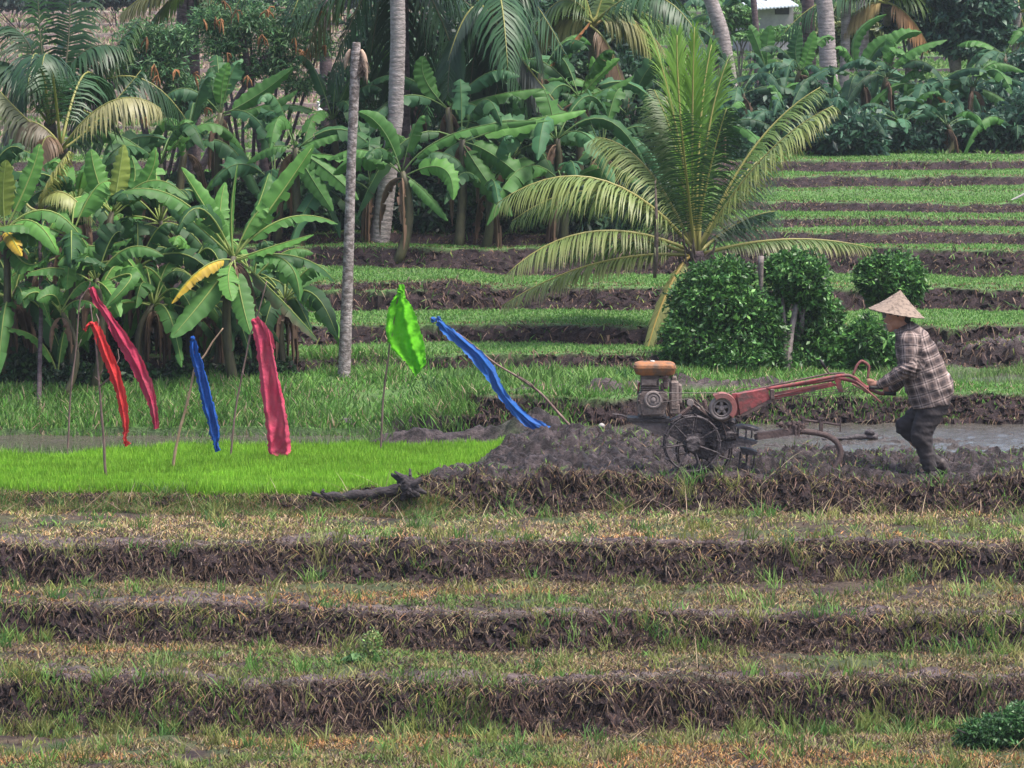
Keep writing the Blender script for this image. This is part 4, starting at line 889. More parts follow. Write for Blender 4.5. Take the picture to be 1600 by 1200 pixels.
LM = [(553, 60, 'cut top of the bare trunk'), (548, 330, 'bare cut trunk'), (595, 350, 'foot of the leaning pale trunk'), (618, 120, 'leaning pale trunk'), (700, 60, 'dark drooping palm fronds'), (870, 186, 'long bright banana leaf'), (920, 36, 'orange dead banana leaf'), (800, 320, 'tip of the long left palm frond'),
      (1020, 60, 'upright young palm fronds'), (1085, 390, 'heart of the young palm'), (930, 215, 'upper left palm frond'), (470, 230, 'banana leaf reaching up from the near clump'), (250, 170, 'yellow drooping palm frond'), (380, 60, 'feathery tree with pods'), (1290, 60, 'thickest pale trunk'), (1345, 150, 'hooked banana leaf'),
      (1520, 190, 'orange hanging dead leaf'), (1300, 165, 'tip of the right palm frond'), (1500, 245, 'topmost right terrace'), (1600, 150, 'right edge'), (1180, 90, 'thin dark ringed trunk'), (290, 60, 'dark trunk behind the feathery tree'), (140, 250, 'three upright pale leaves'), (165, 600, 'orange red ribbon'), (320, 600, 'forked stick'), (430, 600, 'crimson cloth'), (30, 560, 'low banana sucker')]
_used = set()
def place_label(kind, u, v):
    for (a, b, nm) in sorted(LM, key=lambda q: (q[0] - u) ** 2 + (q[1] - v) ** 2):
        dx, dy = u - a, v - b
        rels = ['left of', 'right of'] if abs(dx) > abs(dy) else ['above', 'below']
        rel = rels[0] if (dx if abs(dx) > abs(dy) else dy) < 0 else rels[1]
        for adv in ('close ', 'further '):
            lab = f'{kind} {adv}{rel} the {nm}'
            if lab not in _used and len(lab.split()) <= 16: _used.add(lab); return lab
# ------------------------------------------------------------------ bushes, shrubs and broadleaf trees
def px(r, Y): return r / F * Y
def bush(label, Y, clumps, n, size, cols=GS, name='bush', cat='bush', stems=None, group=None, trunks=(), elong=2.2, ymul=1.0, crown='crown', base_v=None, mat='bush_leaf', tmat='pale_bark', tr=.03, shell=.45):
    cs = [P(u, v, Y + (dy[0] if dy else 0)) for (u, v, ru, rv, *dy) in clumps]; rs = [(px(ru, Y), px(max(ru, rv) * .9, Y) * ymul, px(rv, Y)) for (u, v, ru, rv, *dy) in clumps]
    bx = cs[0][0]; g = gz(bx, Y); root = thing(name, label, cat, (bx, Y, g), group)
    mb = MB()
    if trunks:
        for pts, r in trunks:
            pp = [P(u, v, Y - (.34 * (1 - q / 2) if 43.05 < Y < 43.2 and pts[0][0] > 1200 else .10)) for q, (u, v) in enumerate(pts)]; pp[0][2] = min(pp[0][2], gz(pp[0][0], pp[0][1]) - .03) if pts[0][1] > 540 else pp[0][2]; mb.tube(bez(pp[0], thru(pp[0], pp[len(pp) // 2], pp[-1]), pp[-1], 8), np.linspace(r, r * .6, 8), 8)
        for c, r in zip(cs, rs): mb.tube([np.array((bx, Y, g - .05)), (np.array((bx, Y, g)) + c) / 2 + (rng.normal(0, .05), 0, 0), c], np.array([tr, tr * .8, tr * .5]), 6)
    else:
        for c, r in zip(cs, rs):
            for k in range(3): mb.tube([np.array((bx + rng.normal(0, .06), Y + rng.normal(0, .06), g - .05)), (np.array((bx, Y, g)) + c) / 2 + rng.normal(0, .08, 3), c + rng.normal(0, .3, 3) * r], np.array([tr, tr * .8, tr * .3]), 6)
    mb.build('branches' if not trunks else 'trunk', MATS[tmat], root, smooth=True)
    leaf_cloud(cs, rs, n, size, cols, crown, root, mat=mat, elong=elong, minz=g - .05, shell=shell)
    return root
noisy_mat('straw_sheath', (.30, .2, .14), (.45, .33, .25), 20, .8, bump=.3)
def build_bushes():
    bush('large rounded dark green bush behind the engine of the walking tractor', 43.0, [(1118, 470, 62, 52), (1165, 500, 62, 62), (1085, 530, 52, 55, -.1), (1150, 555, 66, 42, -.15), (1195, 530, 42, 55), (1075, 480, 34, 50, .2), (1205, 570, 40, 30), (1110, 430, 40, 24, .1), (1060, 568, 34, 34), (1100, 572, 50, 26, -.15), (1140, 425, 44, 24, .1)], 32000, .058)
    bush('clipped shrub with a round head over a forked pale trunk, middle of the bushes', 43.1, [(1246, 428, 52, 40), (1225, 418, 34, 26), (1262, 455, 40, 26), (1282, 500, 40, 42, .2), (1262, 540, 56, 48, .15), (1290, 560, 38, 34), (1232, 572, 44, 24, -.12), (1222, 470, 14, 20, .3)], 22000, .058,
         trunks=[([(1232, 580), (1236, 520), (1252, 452)], .040), ([(1228, 575), (1226, 520), (1222, 460)], .028), ([(1189, 400), (1189, 440), (1190, 470)], .03)])
    bush('clipped shrub with a round green ball crown just behind the conical hat', 44.3, [(1392, 436, 54, 42), (1370, 425, 34, 30), (1418, 440, 34, 30), (1390, 465, 40, 22)], 12000, .056, trunks=[([(1398, 560), (1400, 520), (1396, 465)], .04), ([(1394, 560), (1384, 515), (1380, 465)], .025)])
    bush('low leafy shrub below the round ball crown, left of the farmer', 43.1, [(1352, 530, 34, 38), (1380, 548, 32, 34), (1332, 548, 20, 20), (1400, 560, 26, 24), (1350, 565, 34, 18)], 5200, .085, elong=3.2)
    bush('small dense dark green bush in the bottom right corner', on_ground(1560, 1168)[1] - .05, [(1570, 1142, 60, 32), (1530, 1150, 40, 22), (1600, 1130, 46, 34), (1510, 1158, 22, 12)], 9000, .032, cols=[(.03, .10, .03), (.045, .13, .035), (.02, .06, .02), (.07, .17, .05)], tr=.006)
    bush('small yellow green herb growing at the foot of the third terrace face', on_ground(582, 1030)[1], [(582, 1005, 18, 24), (578, 1022, 22, 12)], 700, .028, cols=G_OLIVE + G_MID, tr=.003, name='herb', cat='weed')
    bush('little broad leaved weed beside the yellow green herb', on_ground(555, 1036)[1], [(553, 1030, 14, 9)], 120, .05, cols=[(.10, .2, .07)], tr=.003, name='herb', cat='weed', elong=1.5)
    # understory of the near clump, its near-black leaves painting the shade in the gaps
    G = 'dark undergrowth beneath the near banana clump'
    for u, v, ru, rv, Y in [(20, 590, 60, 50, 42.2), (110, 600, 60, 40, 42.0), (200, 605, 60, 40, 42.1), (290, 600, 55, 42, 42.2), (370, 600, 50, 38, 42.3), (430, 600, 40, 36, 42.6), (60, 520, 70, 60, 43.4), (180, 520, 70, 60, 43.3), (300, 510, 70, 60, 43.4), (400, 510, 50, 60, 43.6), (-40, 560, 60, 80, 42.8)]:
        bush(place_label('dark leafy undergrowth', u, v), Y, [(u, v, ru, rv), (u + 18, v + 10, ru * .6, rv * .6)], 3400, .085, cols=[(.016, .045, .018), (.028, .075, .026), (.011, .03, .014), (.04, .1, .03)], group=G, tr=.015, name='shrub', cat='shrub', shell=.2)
    # middle thicket
    G = 'dark shrubs filling the middle thicket'
    k = 0
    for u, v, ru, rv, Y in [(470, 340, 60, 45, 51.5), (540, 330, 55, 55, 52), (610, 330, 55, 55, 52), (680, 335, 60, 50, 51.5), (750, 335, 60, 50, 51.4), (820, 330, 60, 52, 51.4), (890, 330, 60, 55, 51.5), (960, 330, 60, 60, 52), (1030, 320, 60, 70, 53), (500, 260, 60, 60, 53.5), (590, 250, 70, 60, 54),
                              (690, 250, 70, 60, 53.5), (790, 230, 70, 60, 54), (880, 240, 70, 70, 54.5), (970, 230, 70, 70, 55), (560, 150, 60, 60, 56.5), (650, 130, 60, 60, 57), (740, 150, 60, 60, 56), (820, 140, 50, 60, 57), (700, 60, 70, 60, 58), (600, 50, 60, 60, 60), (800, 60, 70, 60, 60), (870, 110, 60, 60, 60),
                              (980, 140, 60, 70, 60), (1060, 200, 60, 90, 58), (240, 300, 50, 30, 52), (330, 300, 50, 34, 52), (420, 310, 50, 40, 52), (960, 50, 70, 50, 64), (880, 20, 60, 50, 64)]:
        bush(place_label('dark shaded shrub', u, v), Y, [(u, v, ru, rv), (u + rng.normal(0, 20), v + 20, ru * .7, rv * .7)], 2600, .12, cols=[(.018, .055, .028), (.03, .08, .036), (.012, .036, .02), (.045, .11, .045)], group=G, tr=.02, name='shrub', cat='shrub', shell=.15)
    G = 'shrubs filling the thicket above the right terraces'
    for u, v, ru, rv, Y in [(1130, 240, 50, 70, 60.5), (1200, 235, 50, 45, 62), (1330, 225, 62, 40, 61.2), (1400, 240, 50, 28, 62), (1470, 235, 50, 32, 62.3), (1540, 225, 50, 40, 62.2), (1600, 210, 50, 60, 62.2), (1180, 185, 60, 40, 65), (1260, 182, 60, 38, 65.5), (1350, 182, 60, 38, 65.5), (1440, 185, 60, 42, 65.5), (1530, 178, 60, 46, 65.5), (1600, 150, 40, 60, 66), (1570, 190, 50, 50, 64), (1270, 230, 40, 30, 62)]:
        bush(place_label('bluish green shrub', u, v), Y + 1.5, [(u, v - 16, ru, rv), (u + rng.normal(0, 20), v - 2, ru * .7, rv * .7)], 2800, .13, cols=GHAZE, group=G, tr=.02, name='shrub', cat='shrub', shell=.15)
    bush('soft blue green broadleaf tree at the top right corner', 70, [(1500, 30, 50, 30), (1540, 10, 50, 30), (1480, 60, 40, 18), (1550, 50, 44, 20), (1520, 75, 50, 16), (1470, 20, 34, 26), (1500, -10, 60, 26)], 9000, .14, cols=[(.055, .12, .08), (.075, .15, .09), (.04, .09, .065)], name='tree', cat='tree', trunks=[([(1493, 110), (1492, 60), (1500, 20)], .08)])
    bush('dense dark tree hiding the hillside behind the rusty frond', 72, [(1420, 20, 46, 40), (1450, 50, 30, 30), (1400, -10, 40, 30)], 4500, .14, cols=[(.02, .045, .035), (.03, .07, .045)], name='tree', cat='tree', trunks=[([(1425, 110), (1425, 60), (1425, 20)], .08)])
    bush('bright pale green bush beside the small hut at the top', 80, [(1160, 25, 26, 18), (1190, 55, 60, 8), (1130, 20, 30, 30), (1240, 50, 40, 10)], 4200, .12, cols=[(.12, .24, .08), (.16, .3, .1), (.08, .18, .06)], tr=.02)
    bush('yellowish bushy tree standing between the pale trunks', 74, [(1330, 40, 50, 36), (1300, 60, 40, 30), (1370, 50, 30, 40)], 4500, .13, cols=[(.14, .19, .07), (.19, .22, .09), (.09, .14, .06)], name='tree', cat='tree', trunks=[([(1330, 110), (1330, 80), (1330, 40)], .05)])
    # feathery leaved trees with hanging pods
    for lab, Y, cl, tk, pods in [('feathery leaved tree with orange seed pods at the top left of centre', 54, [(390, 30, 60, 40), (440, 60, 50, 34), (350, 70, 50, 30), (470, 20, 40, 36), (430, 100, 50, 24), (380, 110, 40, 22), (330, 30, 40, 30), (500, 70, 30, 26), (470, 130, 40, 20)], [([(300, 300), (350, 190), (420, 80)], .05), ([(420, 300), (400, 180), (380, 60)], .06)], 16),
                             ('feathery leaved tree behind the yellow palm frond, its branches crossing', 55, [(250, 100, 50, 34), (290, 140, 50, 26), (220, 60, 44, 30), (270, 60, 40, 26), (320, 160, 40, 20), (260, 170, 40, 20), (200, 110, 30, 24)], [([(290, 300), (300, 200), (250, 90)], .045), ([(110, 215), (180, 130), (240, 80)], .06)], 8)]:
        root = bush(lab, Y, cl, 14000, .085, cols=[(.07, .17, .075), (.10, .22, .09), (.045, .11, .055), (.13, .25, .09)], name='tree', cat='tree', trunks=tk, tmat='palm_bark_dark', elong=5, shell=.0)
        for k in range(pods):
            c = cl[rng.integers(len(cl))]; q = P(c[0] + rng.normal(0, c[2] * .5), c[1] + rng.normal(0, c[3] * .5), Y - .4 - .2 * rng.random()); mb = MB(); pc = np.array((.30, .15, .07)) * (.5 + .8 * rng.random())
            for j in range(5):
                w = rng.normal(0, .02, 3); l = .07 + .09 * rng.random(); mb.tube([q, q + w * 1.5 - (0, 0, l * .5), q + w * 2 - (0, 0, l)], np.array([.006, .011, .003]), 4, pc)
            mb.build('pod_cluster', MATS['straw'], root)
    # far woods on the hillside
    for lab, u, v, ru, rv, Y in [('dark distant trees closing the hillside at the top left corner', 30, -5, 90, 22, 112), ('dark distant tree on the hillside right of the upper left palm', 180, -10, 60, 22, 114), ('dark distant tree far behind the feathery trees', 400, -15, 90, 24, 116), ('dark distant tree at the top behind the hut', 1230, -25, 80, 26, 118),
                                  ('dark distant tree far behind the pale trunks', 1400, -20, 90, 26, 116), ('dark distant tree in the top right corner', 1580, -15, 70, 26, 116), ('dark distant tree at the top behind the young palm', 1050, -18, 90, 24, 116), ('dark distant tree at the top left of centre', 600, -15, 120, 30, 116), ('dark distant tree at the top centre', 820, -15, 120, 30, 117)]:
        bush(lab, Y, [(u, v, ru, rv), (u + ru * .6, v + 4, ru * .6, rv * .7), (u - ru * .6, v + 4, ru * .6, rv * .7)], 2600, .22, cols=[(.03, .06, .05), (.045, .085, .06), (.02, .04, .035)], name='tree', cat='tree', shell=.2, tr=.012, tmat='palm_bark_dark')
# ------------------------------------------------------------------ flags on sticks
def cloth_mat(name, c, dirt=0.25, trans=.25):
    m, nt, b = new_mat(name)
    tc = N(nt, 'ShaderNodeTexCoord'); n1 = N(nt, 'ShaderNodeTexNoise', Scale=7.0, Detail=5.0); nt.links.new(tc.outputs['Object'], n1.inputs[0])
    r = N(nt, 'ShaderNodeValToRGB'); nt.links.new(n1.outputs[0], r.inputs[0]); e = r.color_ramp.elements
    e[0].position = .3; e[1].position = .72; e[0].color = (*c, 1); e[1].color = (*(np.array(c) * (1 - dirt) + np.array((.3, .2, .2)) * dirt), 1)
    nt.links.new(r.outputs[0], b.inputs['Base Color']); b.inputs['Roughness'].default_value = .95; b.inputs['Specular IOR Level'].default_value = .08
    wv = N(nt, 'ShaderNodeTexNoise', Scale=34.0, Detail=6.0); nt.links.new(tc.outputs['Object'], wv.inputs[0]); bp = N(nt, 'ShaderNodeBump', Strength=.9, Distance=.012); nt.links.new(wv.outputs[0], bp.inputs['Height']); nt.links.new(bp.outputs[0], b.inputs['Normal'])
    tr = N(nt, 'ShaderNodeBsdfTranslucent'); nt.links.new(r.outputs[0], tr.inputs['Color']); mx = N(nt, 'ShaderNodeMixShader'); mx.inputs[0].default_value = trans
    nt.links.new(b.outputs[0], mx.inputs[1]); nt.links.new(tr.outputs[0], mx.inputs[2]); nt.links.new(mx.outputs[0], nt.nodes['Material Output'].inputs[0])
    return m
cloth_mat('cloth_dark_red', (.46, .03, .085), .25); cloth_mat('cloth_orange_red', (.62, .045, .045), .12); cloth_mat('cloth_crimson', (.60, .06, .13), .3)
cloth_mat('cloth_blue', (.012, .085, .36), .08); cloth_mat('cloth_blue_pale', (.03, .13, .42), .1); cloth_mat('cloth_green', (.15, .56, .025), .05, .4)
noisy_mat('stick_bark', (.10, .065, .055), (.25, .16, .14), 16, .8, bump=.4, stretch=(1, 1, .4)); noisy_mat('stick_tan', (.24, .155, .10), (.42, .28, .18), 14, .75, bump=.3, stretch=(1, 1, .4))
def cloth(mb, rows, Y, fold=.03, nf=2.0, nx=20, ny=80, seed=0, ph=1.5):
    """rows: (left u,v, right u,v, folding 0..1) outline down the length of the cloth"""
    R = np.array([r[:4] for r in rows], float); fo = np.array([r[4] if len(r) > 4 else 1 for r in rows]); n = len(rows); t = np.linspace(0, n - 1, ny)
    def sm(a):
        i = np.arange(n); y = np.interp(t, i, a); k = np.array([1, 2, 3, 2, 1]) / 9; p = np.concatenate([[y[0]] * 2, y, [y[-1]] * 2]); q = np.convolve(p, k, 'valid'); q[0] = y[0]; q[-1] = y[-1]; return q
    R = np.stack([sm(R[:, a]) for a in range(4)], 1); fo = sm(fo); V = []
    for i in range(ny):
        A = P(R[i, 0], R[i, 1], Y); B = P(R[i, 2], R[i, 3], Y); w = np.linalg.norm(B - A)
        for j in range(nx + 1):
            s = j / nx; a_ = s * nf * 2 * math.pi + seed + ph * i / ny; f = (2 * abs(math.sin(a_ * .5)) - 1 + .5 * (2 * abs(math.sin(s * nf * 4.1 + seed * 2 + i * .16)) - 1) + .3 * float(vnoise(s * 5 + seed, i * .35))) * fold * 1.0 * fo[i] * min(1, w / .10)
            q = A * (1 - s) + B * s; q = q + (0, f + .012 * math.sin(i * .5 + s * 6), 0)
            if 0 < i: q = q + nrm(B - A) * float(vnoise(i * .9 + seed * 5, j / nx)) * .008 * (1 if j in (0, nx) else .3)
            V.append(q)
    mb.add(V, [[i * (nx + 1) + j, i * (nx + 1) + j + 1, (i + 1) * (nx + 1) + j + 1, (i + 1) * (nx + 1) + j] for i in range(ny - 1) for j in range(nx)])
def ribbon_rows(pts):
    """centre line (u, v, width px) -> outline rows"""
    p = np.array(pts, float); T = nrm(np.gradient(p[:, :2], axis=0)); Nn = np.stack([-T[:, 1], T[:, 0]], 1)
    return [(*(p[i, :2] + Nn[i] * p[i, 2] / 2), *(p[i, :2] - Nn[i] * p[i, 2] / 2), 1) for i in range(len(p))]
def knot(mb, u, v, Y, r):
    for k in range(5): mb.torus(P(u, v, Y) + rng.normal(0, r * .15, 3), nrm(rng.normal(size=3) + (0, 0, 1)), r * .75, r * .42, 14, 6)
    mb.ball(P(u, v, Y), r * .8, n=6)
def flag(label, Y, pole, pole_r, mat, rows, knot_at, fold=.03, nf=2, twigs=(), pmat='stick_bark', seed=0, tail=(), kr=.018, base=True, name='scare_flag'):
    Y = float(Y); pp = [P(u, v, Y) for u, v in pole]; b = pp[0].copy(); b[2] = gz(b[0], Y)
    if base: pp[0] = b - (0, 0, .06)
    root = thing(name, label, 'flag', b, 'cloth flags on sticks around the seedling bed')
    mb = MB(); C = np.array(pp); m = len(C); q = np.linspace(0, m - 1, m * 7); L = np.stack([np.interp(q, range(m), C[:, a]) for a in range(3)], 1)
    L[1:-1] += .5 * (L[:-2] + L[2:] - 2 * L[1:-1]); L = L + .004 * np.stack([vnoise(q * 2 + seed * 9, q * 0 + a) for a in range(3)], 1)
    r = np.linspace(pole_r, pole_r * .45, len(L)) * (1 + .15 * (np.arange(len(L)) % 6 == 0)); mb.tube(L, r, 8)
    for tw in twigs:
        T_ = np.array([P(u, v, Y - .01) for u, v in tw]); mb.tube(T_, np.linspace(pole_r * (.75 if len(tw) > 2 and pole_r > .012 else .5), pole_r * .25, len(T_)), 6)
    mb.build('pole', MATS[pmat], root, smooth=True)
    mb = MB(); cloth(mb, rows, Y - .035, fold, nf, seed=seed); c = mb.build('cloth', MATS[mat], root, smooth=True)
    mb = MB(); knot(mb, *knot_at, Y - .02, kr)
    for t in tail: cloth(mb, t, Y - .03, .01, 1, 5, 12, seed)
    k = mb.build('knot', MATS[mat], root, smooth=True)
    return root
def build_flags():
    RR = ribbon_rows
    flag('dark red ribbon tied high on a thin leaning stick, leftmost of the flags', 38.75, [(103, 702), (110, 620), (119, 545), (124, 470), (139, 448), (141, 440)], .009, 'cloth_dark_red',
         RR([(142, 449, 8), (152, 472, 12), (168, 494, 13), (184, 520, 19), (200, 545, 22), (215, 572, 23), (228, 600, 20), (237, 628, 15), (242, 650, 11), (244, 670, 9)]), (146, 455), .02, 1.5, [[(120, 548), (127, 530)], [(122, 490), (131, 478)]], seed=1, kr=.016)
    flag('orange red ribbon with a ragged twisted end on the bare stick closest to the camera', 36.75, [(167, 772), (162, 690), (155, 600), (150, 540), (141, 475)], .013, 'cloth_orange_red',
         RR([(146, 504, 12), (155, 525, 17), (166, 552, 18), (178, 580, 19), (188, 612, 17), (194, 645, 13), (197, 672, 9), (194, 686, 5), (200, 696, 10)]), (143, 506), .02, 1.5,
         [[(157, 603), (172, 590), (186, 560), (184, 545)], [(154, 595), (148, 588)], [(156, 585), (161, 577)], [(152, 540), (154, 500), (150, 490)]], seed=2, tail=[[(142, 502, 140, 508), (134, 508, 136, 514), (130, 515, 134, 519)]])
    flag('deep blue ribbon tied to a tan forked stick', 37.4, [(268, 742), (276, 690), (290, 640), (304, 574), (318, 556), (348, 513)], .014, 'cloth_blue',
         RR([(301, 532, 11), (304, 552, 15), (311, 575, 16), (317, 600, 18), (324, 630, 18), (331, 655, 17), (336, 680, 16), (337, 695, 6), (341, 705, 10)]), (301, 529), .022, 1.6, [[(304, 576), (303, 560), (302, 525)]], pmat='stick_tan', seed=3, kr=.02)
    flag('wide crimson cloth hanging almost to the seedlings from a thin stick', 38.1, [(358, 714), (366, 650), (378, 590), (390, 525), (402, 495), (416, 440)], .010, 'cloth_crimson',
         [(392, 502, 403, 494, .3), (396, 522, 418, 510, .5), (400, 545, 426, 540, .8), (404, 575, 430, 565, .9), (407, 605, 437, 598, 1), (411, 635, 444, 630, 1), (416, 668, 450, 660, 1), (418, 695, 452, 685, 1), (420, 708, 455, 705, .9), (428, 712, 452, 713, .8)], (398, 503), .035, 1.4,
         [[(384, 590), (378, 580)]], seed=4, kr=.022, tail=[[(399, 498, 408, 500), (412, 518, 426, 520), (418, 540, 430, 545)]])
    flag('bright lime green cloth knotted on a short dark stick at the back of the bed', 38.7, [(593, 686), (598, 630), (606, 560), (612, 520), (622, 465), (640, 432)], .010, 'cloth_green',
         [(621, 458, 630, 458, .2), (612, 470, 634, 466, .5), (605, 488, 643, 478, .8), (603, 510, 650, 496, .9), (605, 532, 656, 516, 1), (616, 550, 663, 538, 1), (634, 564, 664, 556, 1), (642, 576, 667, 566, 1), (650, 588, 662, 574, .8)], (626, 455), .05, 1.7, seed=5, kr=.024,
         tail=[[(624, 462, 632, 462), (622, 452, 632, 450), (624, 444, 632, 444)]])
    flag('long blue streamer sagging to the mud from a slanting stick', 38.6, [(902, 668), (868, 640), (842, 612), (808, 588), (770, 566), (720, 524), (672, 496)], .013, 'cloth_blue_pale',
         RR([(684, 503, 9), (700, 518, 16), (720, 534, 16), (745, 556, 20), (764, 580, 21), (775, 600, 15), (788, 622, 14), (806, 642, 15), (828, 660, 18), (846, 668, 15), (862, 672, 7)]), (678, 499), .02, 1.4,
         [[(838, 610), (830, 600), (812, 588)], [(833, 602), (836, 592)], [(810, 588), (809, 582)]], seed=6, kr=.022, tail=[[(688, 494, 690, 502), (682, 494, 683, 503)]])
def build_driftwood():
    q0 = on_ground(585, 790); Y = q0[1] + .02; print('driftwood', q0); g = lambda u, v, dy=0: P(u, v, Y + dy)
    root = thing('driftwood', 'dark twisted driftwood log with a knobbly root end beside the seedling bed', 'log', g(590, 785))
    mb = MB(); pts = [g(505, 776), g(520, 781), g(560, 778), g(595, 770), g(625, 762), g(650, 765)]
    C = np.array([bez(pts[0], pts[2], pts[4], 16)[i] for i in range(16)]); C[:, 2] += .012 * vnoise(np.arange(16) * .9, np.zeros(16)); mb.tube(C, np.linspace(.032, .05, 16) * (1 + .2 * vnoise(np.arange(16) * .8, np.ones(16))), 10)
    mb.tube([g(522, 781), g(508, 777), g(497, 773), g(487, 771)], np.array([.03, .022, .018, .022]), 8); mb.tube([g(512, 780), g(503, 768), g(506, 764)], np.array([.02, .018, .012]), 8)
    mb.build('log', MATS['driftwood'], root, smooth=True, jitter=.008)
    mb = MB(); c = g(638, 762)
    mb.ball(c, (.09, .07, .09), n=8)
    for (u, v, r) in [(612, 742, .022), (618, 736, .02), (641, 733, .018), (634, 744, .03), (660, 748, .02), (655, 775, .035), (628, 782, .03), (666, 770, .02), (645, 748, .03), (622, 752, .03)]:
        m = g(u, v, rng.normal(0, .04)); mb.tube([c, c * .5 + m * .5 + rng.normal(0, .012, 3), m], np.array([.045, r * 1.3, r * .6]), 7)
    for k in range(26):
        d = nrm(rng.normal(size=3)); m = c + d * (.08 + .05 * rng.random()); mb.tube([c, c * .3 + m * .7 + rng.normal(0, .015, 3), m], np.array([.03, .018, .005]), 5)
    mb.build('root_end', MATS['driftwood'], root, smooth=True, jitter=.012)
noisy_mat('driftwood', (.014, .010, .012), (.05, .042, .046), 22, .85, bump=.7, stretch=(.5, 1, 1), c3=(.11, .095, .10))
noisy_mat('stone', (.25, .23, .22), (.40, .38, .36), 10, .8, bump=.3)

# ------------------------------------------------------------------ the walking tractor
noisy_mat('orange_paint', (.13, .085, .06), (.31, .125, .045), 10, .65, bump=.3, c3=(.36, .17, .08), thr=(.40, .58)); noisy_mat('red_paint', (.12, .07, .065), (.28, .06, .062), 11, .6, bump=.3, c3=(.34, .09, .09), thr=(.38, .56))
noisy_mat('dull_red', (.30, .10, .09), (.22, .10, .09), 8, .7, bump=.3, c3=(.15, .1, .09)); noisy_mat('engine_metal', (.10, .075, .07), (.24, .19, .17), 14, .75, metal=.1, bump=.4, c3=(.32, .26, .23))
noisy_mat('dusty_pulley', (.20, .165, .155), (.30, .25, .235), 12, .75, metal=.15, bump=.25); noisy_mat('wet_mud_metal', (.022, .018, .021), (.075, .06, .065), 12, .6, bump=.8, c3=(.14, .115, .12)); noisy_mat('dark_metal', (.018, .016, .018), (.05, .042, .045), 15, .5, metal=.3, bump=.3)
noisy_mat('rust_metal', (.075, .05, .048), (.15, .10, .09), 18, .7, bump=.4); noisy_mat('black_rubber', (.012, .012, .013), (.03, .028, .028), 10, .6, bump=.1); noisy_mat('belt_rubber', (.06, .05, .05), (.14, .12, .11), 10, .8, bump=.1)
TY = 36.25
def build_tractor():
    def T(u, v, d=0.0): return P(u, v, TY + d)
    def Z(x, y, d=0.0): return T(960 + x / 4, 540 + y / 4, d)       # pixels of a 4x enlargement
    gx = T(1085, 735); root = thing('walking_tractor', 'mud caked two wheel walking tractor with orange fuel tank and red handlebars', 'tractor', (gx[0], TY, gz(gx[0], TY)))
    YA = np.array((0, 1.0, 0)); mm = lambda n: MATS[n]
    def xz(*pts): return [(p[0], p[2]) for p in pts]
    def part(name, mb, mat, par=None, **k): return mb.build(name, mm(mat), par or root, **k)
    # fuel tank
    mb = MB(); a = Z(250, 145)
    def rr(cx, cz, hx, hy, r, n=6):
        out = []
        for (sx, sy, a0) in ((1, 1, 0), (-1, 1, 90), (-1, -1, 180), (1, -1, 270)):
            for k in range(n + 1):
                t = rad(a0 + 90 * k / n); out.append((cx + sx * (hx - r) + r * math.cos(t), cz + sy * (hy - r) + r * math.sin(t)))
        return out
    def slabs(mb, levels):
        V = []; m = None
        for (cx, z, hx, hy, r) in levels:
            ring = rr(cx, TY + .02, hx, hy, r); m = len(ring); V += [(x, y, z) for x, y in ring]
        Fs = [[i * m + j, i * m + (j + 1) % m, (i + 1) * m + (j + 1) % m, (i + 1) * m + j] for i in range(len(levels) - 1) for j in range(m)]
        Fs.append(list(range(m))[::-1]); Fs.append([(len(levels) - 1) * m + j for j in range(m)]); mb.add(V, Fs)
    zt = lambda y: Z(0, y)[2]; xx = lambda x: Z(x, 0)[0]; c = xx(252); hx = (xx(385) - xx(120)) / 2
    slabs(mb, [(c + .01, zt(185), hx * .72, .08, .03), (c + .005, zt(176), hx * .9, .10, .04), (c, zt(155), hx * .97, .115, .05), (c, zt(140), hx * .985, .118, .05)])
    slabs(mb, [(c, zt(139), hx * 1.015, .125, .05), (c, zt(131), hx * 1.015, .125, .05)])
    slabs(mb, [(c, zt(130), hx * .985, .118, .05), (c, zt(118), hx * .97, .115, .05), (c - .002, zt(108), hx * .9, .10, .05), (c - .004, zt(102), hx * .74, .08, .04)])
    tank = part('fuel_tank', mb, 'orange_paint', smooth=False)
    mb = MB(); mb.lathe([(.020, 0), (.021, .008), (.018, .014), (.006, .016)], Z(238, 103, .02), (0, 0, 1), 16); part('filler_cap', mb, 'pale_metal', tank, smooth=False)
    # engine
    mb = MB()
    for k in range(9): z = zt(186 + k * 12); mb.box((xx(222), TY + .02, z), (.158, .17, .0055))
    mb.box((xx(222), TY + .03, zt(232)), (.13, .13, .14)); mb.box((xx(215), TY - .07, zt(225)), (.13, .012, .05), bev=.004)
    part('cylinder_fins', mb, 'engine_metal')
    mb = MB(); pol = [Z(150, 300), Z(175, 285), Z(300, 283), Z(330, 300), Z(330, 350), Z(312, 425), Z(290, 436), Z(170, 436), Z(148, 410), Z(143, 350)]
    mb.prism(xz(*pol), TY - .09, TY + .11); pol2 = [Z(160, 350), Z(200, 300), Z(280, 300), Z(300, 350), Z(290, 420), Z(175, 425)]; mb.prism(xz(*pol2), TY - .115, TY - .085)
    for (x, y) in ((160, 420), (225, 428), (290, 418), (152, 340), (318, 330), (160, 300)): q = Z(x, y); mb.lathe([(.010, 0), (.010, .012), (.006, .014)], (q[0], TY - .09, q[2]), (0, -1, 0), 6)
    part('crankcase', mb, 'engine_metal', jitter=.001)
    mb = MB(); q = Z(240, 328); mb.lathe([(.075, 0), (.078, .012), (.070, .016), (.070, .028), (.060, .030), (.052, .018), (.048, .018), (.046, .026), (.034, .028), (.030, .020), (.020, .020), (.018, .034), (.006, .036)], (q[0], TY - .11, q[2]), (0, -1, 0), 36); part('engine_pulley', mb, 'dusty_pulley', smooth=False)
